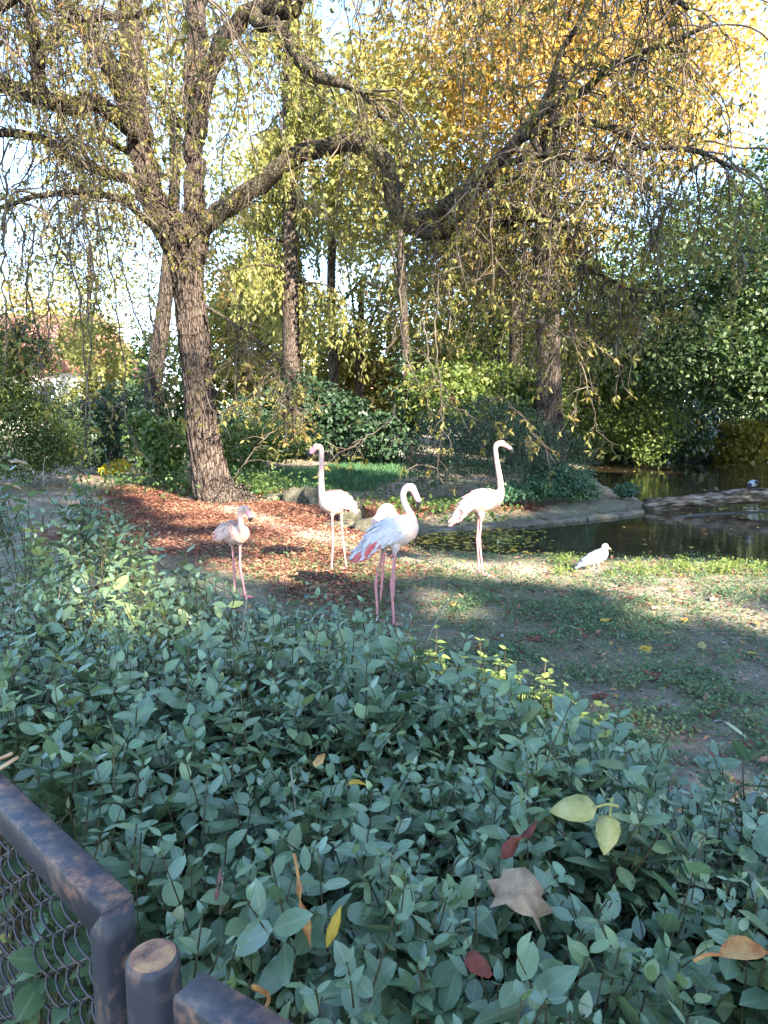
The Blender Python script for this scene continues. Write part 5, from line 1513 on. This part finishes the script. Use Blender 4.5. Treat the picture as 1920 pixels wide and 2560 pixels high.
def rock(px, py, rx, ry, rz, label, seed, dy=0):
    rng = np.random.default_rng(seed)
    p = gpt(px, py); p[1] += dy
    nu, nv = 14, 9
    V = []
    for j in range(nv):
        ph = PI * (j + .5) / nv
        for i in range(nu):
            t = 2 * PI * i / nu
            d = np.array([math.cos(t) * math.sin(ph), math.sin(t) * math.sin(ph), math.cos(ph)])
            k = .55 + .9 * (NZ[seed % 8](d[0] * 2.1 + seed, d[1] * 2.1 + d[2] * 1.9)) + .12 * rng.random()
            d2 = np.sign(d) * np.abs(d) ** .6
            V.append(p + d2 * k * np.array([rx, ry, rz]) + [0, 0, rz * .35])
    idx = np.arange(nu * nv).reshape(nv, nu)
    a, b = idx[:-1], idx[1:]
    F = np.stack([a, b, np.roll(b, -1, 1), np.roll(a, -1, 1)], -1).reshape(-1, 4)
    o = make_mesh('rock', V, [F, idx[0][None], idx[-1][None, ::-1]], [M['rock']], smooth=False)
    return tag(link('rock', o), label, 'rock', 'rocks at the head of the pool')
rock(745, 1256, .22, .18, .20, 'pale sunlit rock with moss, left of the dark hollow', 11)
rock(788, 1262, .17, .15, .19, 'dark mossy rock right beside the straight-necked flamingo', 12)
rock(690, 1250, .28, .2, .09, 'flat shaded rock nearest the chestnut roots', 13)
rock(880, 1305, .17, .15, .22, 'upright rock behind the flamingo that looks left', 14)
rock(915, 1330, .16, .16, .15, 'low dark rock at the tip of the pool', 15)
rock(850, 1318, .20, .14, .06, 'flat pale slab below the upright rock', 16)
rock(950, 1322, .14, .12, .12, 'small dark rock partly behind the preening flamingo', 17)
rock(600, 1225, .20, .18, .12, 'grey rock at the right root of the chestnut', 18)
rock(1892, 1416, .10, .07, .05, 'small round stone at the near water edge', 19)

# ------------------------------------------------------------------ leaf litter, weeds, lawn, floating leaves
def keep_ground(x, y):
    return ~inside(POND, x, y)
def litter():
    rng = np.random.default_rng(12)
    xs = rng.uniform(-7, 4, 290000); ys = rng.uniform(5, 15.5, 290000)
    k = keep_ground(xs, ys) & (rng.random(len(xs)) < litter_mask(xs, ys) ** 1.5 * .62 * (1 - .72 * sunlit_path_mask(xs, ys)))
    xs, ys = xs[k], ys[k]
    x2 = rng.uniform(-1, 7, 8200); y2 = rng.uniform(1.2, 9, 8200); k2 = keep_ground(x2, y2)
    x3 = rng.uniform(-8, 4.6, 11000); y3 = rng.uniform(9, 20, 11000); k3 = keep_ground(x3, y3)
    xs = np.concatenate([xs, x2[k2], x3[k3]]); ys = np.concatenate([ys, y2[k2], y3[k3]])
    n = len(xs)
    P = np.stack([xs, ys, ground_z(xs, ys) + .004 + .028 * rng.random(n)], -1)
    a = rng.random(n) * 2 * PI
    D = np.stack([np.cos(a), np.sin(a), rng.normal(0, .3, n)], -1)
    N = unit(rng.normal(0, .45, (n, 3)) + [0, 0, 1])
    L = .024 + .046 * rng.random(n)
    mb = MB()
    c = rng.random(n)
    for sel, tp, asp in ((c < .72, T_RHOMB, .36), (c >= .72, (np.array([[0, 0, 0], [.3, -.5, .35], [.35, 0, 0], [.3, .5, .3], [.75, -.35, .45], [.8, 0, .1], [.75, .4, .25], [1, 0, .3]]), [np.array([[0, 1, 2], [0, 2, 3], [4, 7, 5], [5, 7, 6]]), np.array([[1, 4, 5, 2], [2, 5, 6, 3]])]), .36)):
        v, f = leaf_mesh(tp, P[sel], D[sel], N[sel], L[sel], L[sel] * asp); mb.add(v, f)
    tag(mb.build('leaf_litter', M['litter']), kind='stuff')
    # pale and yellow scraps on the near ground
    n = 6500
    xs = rng.uniform(-1.5, 7, n); ys = rng.uniform(1.3, 8, n); k = keep_ground(xs, ys); xs, ys = xs[k], ys[k]; n = len(xs)
    P = np.stack([xs, ys, ground_z(xs, ys) + .006 + .012 * rng.random(n)], -1); a = rng.random(n) * 2 * PI
    L = .018 + .035 * rng.random(n) ** 2
    v, f = leaf_mesh(T_FOLD, P, np.stack([np.cos(a), np.sin(a), rng.normal(0, .2, n)], -1), unit(rng.normal(0, .3, (n, 3)) + [0, 0, 1]), L, L * .6)
    tag(MB().add(v, f).build('leaf_scraps', M['pale_litter']), kind='stuff')
litter()

def ground_twigs():
    rng = np.random.default_rng(55)
    n = 700
    xs = rng.uniform(-5, 7, n); ys = rng.uniform(1.3, 12, n); k = keep_ground(xs, ys); xs, ys = xs[k], ys[k]; n = len(xs)
    a = rng.random(n) * 2 * PI; ln = .05 + .16 * rng.random(n)
    P = np.zeros((n, 4, 3))
    for q in range(4):
        P[:, q, 0] = xs + np.cos(a) * ln * (q / 3 - .5) + rng.normal(0, .006, n); P[:, q, 1] = ys + np.sin(a) * ln * (q / 3 - .5) + rng.normal(0, .006, n)
        P[:, q, 2] = ground_z(P[:, q, 0], P[:, q, 1]) + .012 + .006 * rng.random(n)
    v, f = tubes(P, np.full((n, 4), .0028), 4)
    tag(MB().add(v, f).build('fallen_twigs', M['dry_twig']), kind='stuff')
ground_twigs()

def weeds():
    rng = np.random.default_rng(31)
    n = 85000
    xs = rng.uniform(-2, 8, n); ys = rng.uniform(1.1, 8.2, n)
    r = np.hypot(xs, ys)
    k = keep_ground(xs, ys) & (rng.random(n) < np.clip(green_mask(xs, ys) * 1.0 + .16, 0, 1) * np.clip(3.6 / r, .3, 1)) & ~inside(HEDGE, xs, ys)
    xs, ys = xs[k], ys[k]; n = len(xs)
    z = ground_z(xs, ys)
    kk = 8
    h = .015 + .05 * rng.random(n) * (.4 + NZ[5](xs, ys, 2.5) * 1.2)
    P = np.repeat(np.stack([xs, ys, z], -1), kk, 0) + rng.normal(size=(n * kk, 3)) * np.array([.03, .03, 0]) 
    P[:, 2] += np.repeat(h, kk) * (.2 + rng.random(n * kk))
    D = unit(rng.normal(size=(n * kk, 3)) * [1, 1, .4] + [0, 0, .25]); N = unit(rng.normal(0, .45, (n * kk, 3)) + [0, 0, 1])
    L = .009 + .017 * rng.random(n * kk)
    v, f = leaf_mesh(T_RHOMB, P, D, N, L, L * .8)
    print('weeds', n)
    tag(MB().add(v, f).build('ground_weeds', M['weed']), kind='stuff')
    # fine trampled bits
    n = 85000
    xs = rng.uniform(-1.5, 7, n); ys = 1.2 + 6.5 * rng.random(n) ** 1.4; k = keep_ground(xs, ys) & (NZ[4].fbm(xs, ys, .9, 4) > .34); xs, ys = xs[k], ys[k]; n = len(xs)
    P = np.stack([xs, ys, ground_z(xs, ys) + .003 + .006 * rng.random(n)], -1)
    L = .010 + .016 * rng.random(n)
    v, f = leaf_mesh(T_RHOMB, P, unit(rng.normal(size=(n, 3)) * [1, 1, .25]), unit(rng.normal(0, .3, (n, 3)) + [0, 0, 1]), L, L * .45)
    M['cut_bits'] = foliage('trampled_green', [(.07, .085, .05), (.12, .15, .08), (.18, .20, .125), (.20, .165, .11)], .1, .7, .2, 1)
    tag(MB().add(v, f).build('trampled_greens', M['cut_bits']), kind='stuff')
    # green sprigs along the sunny shore
    n = 520
    q = rng.random(n); px = 1380 + 560 * q; py = 1400 + 45 * rng.random(n)
    B = np.array([gpt(a, b) for a, b in zip(px, py)])
    B = B[NZ[5].fbm(B[:, 0], B[:, 1], 2.4, 3) > .48]; n = len(B)
    kk = 14
    P = np.repeat(B, kk, 0) + rng.normal(size=(n * kk, 3)) * [.03, .03, 0]; P[:, 2] += rng.random(n * kk) * .09
    L = .018 + .022 * rng.random(n * kk)
    v, f = leaf_mesh(T_FOLD, P, unit(rng.normal(size=(n * kk, 3)) + [0, 0, .5]), unit(rng.normal(0, .5, (n * kk, 3)) + [0, 0, 1]), L, L * .5)
    M['shore_weed'] = foliage('shore_weed', [(.07, .12, .03), (.13, .18, .04), (.2, .22, .06)], .3, .5, .3, 2)
    tag(MB().add(v, f).build('shore_weeds', M['shore_weed']), kind='stuff')
weeds()

def lawn():
    rng = np.random.default_rng(8)
    n = 90000
    lo = np.min(LAWN, 0); hi = np.max(LAWN, 0)
    xs = rng.uniform(lo[0] - 1, hi[0] + 1, n); ys = rng.uniform(lo[1] - 1, hi[1] + 2, n)
    d = edge_dist(LAWN, xs, ys); s_ = np.where(inside(LAWN, xs, ys), d, -d) + (NZ[6].fbm(xs, ys, .8) - .5) * 2.0
    k = rng.random(n) < np.clip(s_ / .6 + .3, 0, 1); xs, ys = xs[k], ys[k]; n = len(xs)
    P = np.stack([xs, ys, ground_z(xs, ys) - .005], -1)
    D = unit(rng.normal(0, .45, (n, 3)) + [0, 0, 1]); L = .05 + .09 * rng.random(n)
    v, f = leaf_mesh(T_RHOMB, P, D, rand_dirs(n, rng), L, .012 + .012 * rng.random(n))
    tag(MB().add(v, f).build('lawn_grass', M['grass']), kind='stuff')
    # undergrowth around the trunk foot, lawn edge and along the peninsula
    spots = [(560, 1150, 12.8, 1.0, .5, 900), (640, 1190, 13.5, 1.2, .35, 900), (480, 1190, 13.5, .8, .5, 500), (1010, 1215, 12.0, 1.2, .15, 500), (1150, 1245, 10.9, 1.0, .14, 500), (360, 1200, 14, 1.4, .3, 700), (900, 1215, 13.5, 1.6, .12, 500)]
    Ps = []
    for px, py, Y, r, h, m in spots:
        c = at(px, py, Y); p = c + rng.normal(size=(m, 3)) * [r * .5, r * .5, 0]; p[:, 2] = ground_z(p[:, 0], p[:, 1]) + h * rng.random(m) ** 1.5; Ps.append(p)
    P = np.concatenate(Ps); n = len(P); L = .05 + .07 * rng.random(n)
    v, f = leaf_mesh(T_FOLD, P, unit(rng.normal(size=(n, 3)) + [0, 0, .1]), unit(rng.normal(0, .5, (n, 3)) + [0, 0, 1]), L, L * .6)
    tag(MB().add(v, f).build('undergrowth', M['mid_green']), kind='stuff')
lawn()

def floating():
    rng = np.random.default_rng(21)
    M['float_leaf'] = foliage('floating_leaf', [(.20, .14, .03), (.38, .28, .04), (.45, .36, .07), (.26, .14, .05), (.40, .36, .22)], .1, .6, .3, 1)
    n = 9000
    xs = rng.uniform(.3, 16, n); ys = rng.uniform(7.2, 28, n)
    dens = np.clip((2.6 - xs) / 2.6, 0, 1) * (ys < 11) * .6 + .07 + .5 * np.clip((NZ[7].fbm(xs, ys, .35, 3) - .52) * 6, 0, 1)
    k = inside(POND, xs, ys) & (rng.random(n) < dens); xs, ys = xs[k], ys[k]
    x2 = rng.uniform(.3, 4.0, 3200); y2 = rng.uniform(7.3, 10.6, 3200); k2 = inside(POND, x2, y2) & (rng.random(3200) < np.clip((2.4 - x2) / 2.4, 0, .6)); xs = np.concatenate([xs, x2[k2]]); ys = np.concatenate([ys, y2[k2]]); n = len(xs)
    P = np.stack([xs, ys, Z_WATER + .004 + .006 * rng.random(n)], -1)
    a = rng.random(n) * 2 * PI; D = np.stack([np.cos(a), np.sin(a), np.zeros(n)], -1); N = unit(rng.normal(0, .07, (n, 3)) + [0, 0, 1])
    L = .05 + .07 * rng.random(n); L = np.where(ys > 12, L * 1.3, L)
    order = np.argsort(-L / np.hypot(xs, ys) * in_view(P))
    for i in order[:150]:
        o = single_leaf('floating_leaf', T_STAR if i % 3 == 0 else T_FOLD, M['float_leaf'], P[i], D[i], N[i], L[i], L[i] * (.9 if i % 3 == 0 else .5))
        lb = 'lobed' if i % 3 == 0 else 'narrow'
        fz = 'far water beyond the log' if P[i][1] > 12 else ('pool behind the gull' if P[i][0] > 1.7 else 'pool behind the tall flamingo')
        tag(o, '%s yellow-brown leaf floating on the %s' % (lb, fz), 'leaf', '%s leaves floating on the %s' % (lb, fz))
    r = order[150:]
    v, f = leaf_mesh(T_FOLD, P[r], D[r], N[r], L[r], L[r] * .5)
    tag(MB().add(v, f).build('floating_leaves', M['float_leaf']), kind='stuff')
floating()

# single big fallen leaves
def leaf_mat(name, cols, trans=.12): return plain(name, cols, .7, 30, .4, 120, .25)
M['fl_yellow'] = leaf_mat('yellow_dead_leaf', [(.22, .20, .06), (.34, .30, .10), (.42, .36, .16)])
M['fl_tan'] = leaf_mat('tan_dead_leaf', [(.26, .15, .08), (.40, .26, .15), (.48, .34, .22)])
M['fl_red'] = leaf_mat('dark_red_dead_leaf', [(.07, .018, .014), (.14, .035, .022), (.2, .06, .04)])
M['fl_orange'] = leaf_mat('orange_dead_leaf', [(.30, .10, .03), (.46, .22, .07), (.5, .33, .14)])
M['fl_purple'] = leaf_mat('dull_pink_dead_leaf', [(.16, .07, .06), (.24, .12, .11)])
M['fl_amber'] = leaf_mat('amber_dead_leaf', [(.42, .26, .03), (.55, .36, .05)])
def big_leaf(px, py, z, tpl, mat, ang, L, asp, tilt, label, up=(0, 0, 1), petiole=True, curl=0):
    p = on_z(px, py, z)
    d = np.array([math.cos(ang), math.sin(ang), tilt]); nrm = unit(np.array(up, float))
    tv, tf = tpl
    tv = tv.copy(); tv[:, 2] += curl * (np.abs(tv[:, 1]) ** 1.5) * 2
    v, f = leaf_mesh((tv, tf), (p - unit(d) * L * .5)[None], d[None], nrm[None], np.array([L]), np.array([L * asp]))
    mb = MB().add(v, f)
    if petiole:
        e = p - unit(d) * L * .5
        vv, ff = sweep(smooth_path([e + unit(d) * .004, e - unit(d) * L * .2 + [0, 0, .004], e - unit(d) * L * .42], 6), np.linspace(.0012, .0016, 6), sides=5, up=None); mb.add(vv, ff)
    o = mb.build('fallen_leaf', M[mat]); o.modifiers.new('thickness', 'SOLIDIFY').thickness = .0006
    return tag(o, label, 'leaf')
T_BIG = _oval((.40, .49, .40, .20), .10, .10)
T_CRUMP = (np.array([[0, 0, 0], [.12, -.40, .25], [.15, 0, .05], [.1, .42, .3], [.4, -.52, .1], [.42, -.22, .22], [.45, .05, .0], [.4, .3, .28], [.42, .55, .12], [.75, -.36, .36], [.78, -.05, .1], [.72, .4, .32], [1, -.15, .3], [1.02, .18, .12]]),
           [np.array([[0, 1, 2], [0, 2, 3], [1, 4, 5], [1, 5, 2], [2, 5, 6], [2, 6, 7], [2, 7, 3], [3, 7, 8], [4, 9, 5], [5, 9, 10], [5, 10, 6], [6, 10, 7], [7, 10, 11], [7, 11, 8], [9, 12, 10], [10, 12, 13], [10, 13, 11]])])
T_MAPLE = (_star()[0] * [1, 1, 1] + np.stack([0 * _star()[0][:, 0], 0 * _star()[0][:, 0], .13 * np.sin(_star()[0][:, 0] * 11) + .16 * np.cos(_star()[0][:, 1] * 9)], -1), _star()[1])
T_TWIST = (lambda: (np.array([[u, s_ * w * math.cos(u * 4.5), s_ * w * math.sin(u * 4.5) + .2 * math.sin(u * 6)] for u, w in ((0, .12), (.15, .4), (.32, .5), (.5, .42), (.68, .3), (.85, .16), (1, .06)) for s_ in (-1, 0, 1)]),
                    [np.array([[3 * i + j, 3 * i + j + 1, 3 * i + j + 4, 3 * i + j + 3] for i in range(6) for j in range(2)])]))()
hz = .962
big_leaf(1432, 2022, hz + .01, T_BIG, 'fl_yellow', math.radians(176), .066, .62, -.1, 'large yellowish leaf with a pale stalk lying on top of the hedge', (0.05, -.5, .8))
big_leaf(1518, 2085, hz - .01, T_BIG, 'fl_yellow', math.radians(245), .058, .58, -.55, 'yellowish leaf hanging tip down below the large stalked one on the hedge', (-.2, -.7, .6))
big_leaf(1300, 2098, hz - .01, T_TWIST, 'fl_red', math.radians(40), .075, .30, .35, 'dark red curled leaf caught in the hedge beside the yellow leaves', petiole=False)
big_leaf(1305, 2225, hz - .03, T_MAPLE, 'fl_tan', math.radians(70), .080, .95, .25, 'large crumpled tan leaf sunk in the hedge', (0, -.75, .6), petiole=False)
big_leaf(1862, 2375, hz - .01, T_CURL, 'fl_orange', math.radians(8), .062, .42, .1, 'orange-brown curled leaf at the edge of the hedge near the frame', (0, -.3, .9))
big_leaf(760, 2285, hz - .02, T_TWIST, 'fl_orange', math.radians(-70), .070, .26, -.9, 'orange twisted dry leaf dangling in the hedge', (0, -1, .2))
big_leaf(835, 2315, hz - .03, T_LANCE, 'fl_amber', math.radians(65), .046, .30, .8, 'narrow yellow-green leaf standing upright beside the twisted orange one', (0, -1, .3), petiole=False)
big_leaf(1195, 2415, hz - .03, T_CRUMP, 'fl_red', math.radians(-40), .032, .6, -.3, 'small dark red crumpled leaf low in the hedge', (0, -.6, .7), petiole=False)
big_leaf(546, 2208, hz - .02, T_TWIST, 'fl_purple', math.radians(90), .036, .25, .9, 'small dull pink dry leaf near the fence corner', (0, -1, .2), petiole=False)
big_leaf(892, 1957, hz + .0, T_CURL, 'fl_amber', math.radians(10), .030, .42, .1, 'small amber curled leaf in the middle of the hedge', petiole=False)
big_leaf(800, 1903, hz + .01, T_CRUMP, 'fl_orange', math.radians(60), .026, .6, .4, 'tiny rust leaf in the hedge beyond the amber one', petiole=False)
big_leaf(45, 1160, 1.31, T_CRUMP, 'fl_tan', math.radians(-20), .10, .5, -.2, 'rusty curled leaf on the raised end of the hedge', petiole=False)
big_leaf(30, 1215, 1.27, T_CURL, 'fl_tan', math.radians(10), .09, .4, -.1, 'brown leaf lying in the raised end of the hedge, lower', petiole=False)
# ground leaves near enough to be told apart
gl = [(1185, 1634, 'fl_orange'), (1375, 1540, 'fl_tan'), (1620, 1450, 'fl_tan'), (1750, 1715, 'fl_yellow'), (1640, 1705, 'fl_red'), (1835, 1860, 'fl_red'), (1710, 1555, 'fl_amber'), (1870, 1640, 'fl_amber'), (1890, 1560, 'fl_orange'),
      (1500, 1560, 'fl_amber'), (1610, 1620, 'fl_amber'), (1850, 1800, 'fl_tan'), (1760, 1630, 'fl_yellow'), (1330, 1600, 'fl_red'), (1240, 1500, 'fl_tan'), (1520, 1745, 'fl_red'), (1600, 1790, 'fl_yellow'), (1380, 1700, 'fl_yellow'),
      (1650, 1525, 'fl_tan'), (1900, 1480, 'fl_tan'), (1320, 1480, 'fl_red'), (1450, 1620, 'fl_red'), (1130, 1520, 'fl_orange'), (1560, 1500, 'fl_red'), (1790, 1500, 'fl_tan'), (1690, 1480, 'fl_orange'), (1470, 1690, 'fl_tan')]
names = {'fl_orange': 'orange', 'fl_tan': 'tan', 'fl_yellow': 'dull yellow', 'fl_red': 'dark red', 'fl_amber': 'amber'}
rg = np.random.default_rng(77)
for i, (px, py, mt) in enumerate(gl):
    p = gpt(px, py)
    o = single_leaf('fallen_leaf', (T_CRUMP, T_STAR, T_CURL)[i % 3], M[mt], p + [0, 0, .018], rg.normal(size=3) * [1, 1, .2], np.array([0, 0, 1]) + rg.normal(0, .3, 3), .07 + .03 * rg.random(), (.055, .085, .035)[i % 3])
    sh = ('crumpled', 'flat lobed', 'rolled-up')[i % 3]
    tag(o, '%s %s leaf fallen on the trodden ground beyond the hedge' % (sh, names[mt]), 'leaf', '%s %s leaves on the trodden ground' % (sh, names[mt]))
# feathers dropped on the soil
M['dropped_feather'] = plain('white_feather_scrap', [(.34, .34, .34), (.45, .45, .45)], .8, 40, 0, 1, .2)
for px, py in ((1530, 1800), (1785, 1810), (1555, 1590), (1800, 1610), (1345, 1585), (1500, 1700), (1700, 1680), (1250, 1590), (1890, 1690), (1600, 1460), (1475, 1510)):
    p = gpt(px, py)
    tag(single_leaf('feather', T_CURL, M['dropped_feather'], p + [0, 0, .012], rg.normal(size=3) * [1, 1, .1], np.array([0, 0, 1.0]), .05, .018), 'small white feather dropped on the trodden ground', 'feather', 'white feathers on the trodden ground')
# cut sticks by the fence
for pts, lab, mt in (([(640, 2580), (660, 2530), (672, 2490), (633, 2466)], 'bent orange dry stalk poking up beside the lower fence rail', 'fl_orange'),):
    P = smooth_path([on_z(x, y, .90) for x, y in pts[:3]] + [on_z(pts[3][0], pts[3][1], .93)], 10)
    v, f = sweep(P, np.linspace(.0022, .0028, 10), sides=6, up=None); tag(MB().add(v, f).build('dry_stalk', M[mt]), lab, 'stalk')
for (a, b), lab in ((((-30, 1910), (30, 1884)), 'pale cut stick at the end of the fence rail, the upper of two'), (((-30, 1940), (46, 1892)), 'pale cut stick at the end of the fence rail, the lower of two')):
    P = np.linspace(on_z(*a, 1.0), on_z(*b, 1.02), 5); v, f = sweep(P, .0028, sides=7, up=None); tag(MB().add(v, f).build('cut_stick', M['fl_tan']), lab, 'stick')
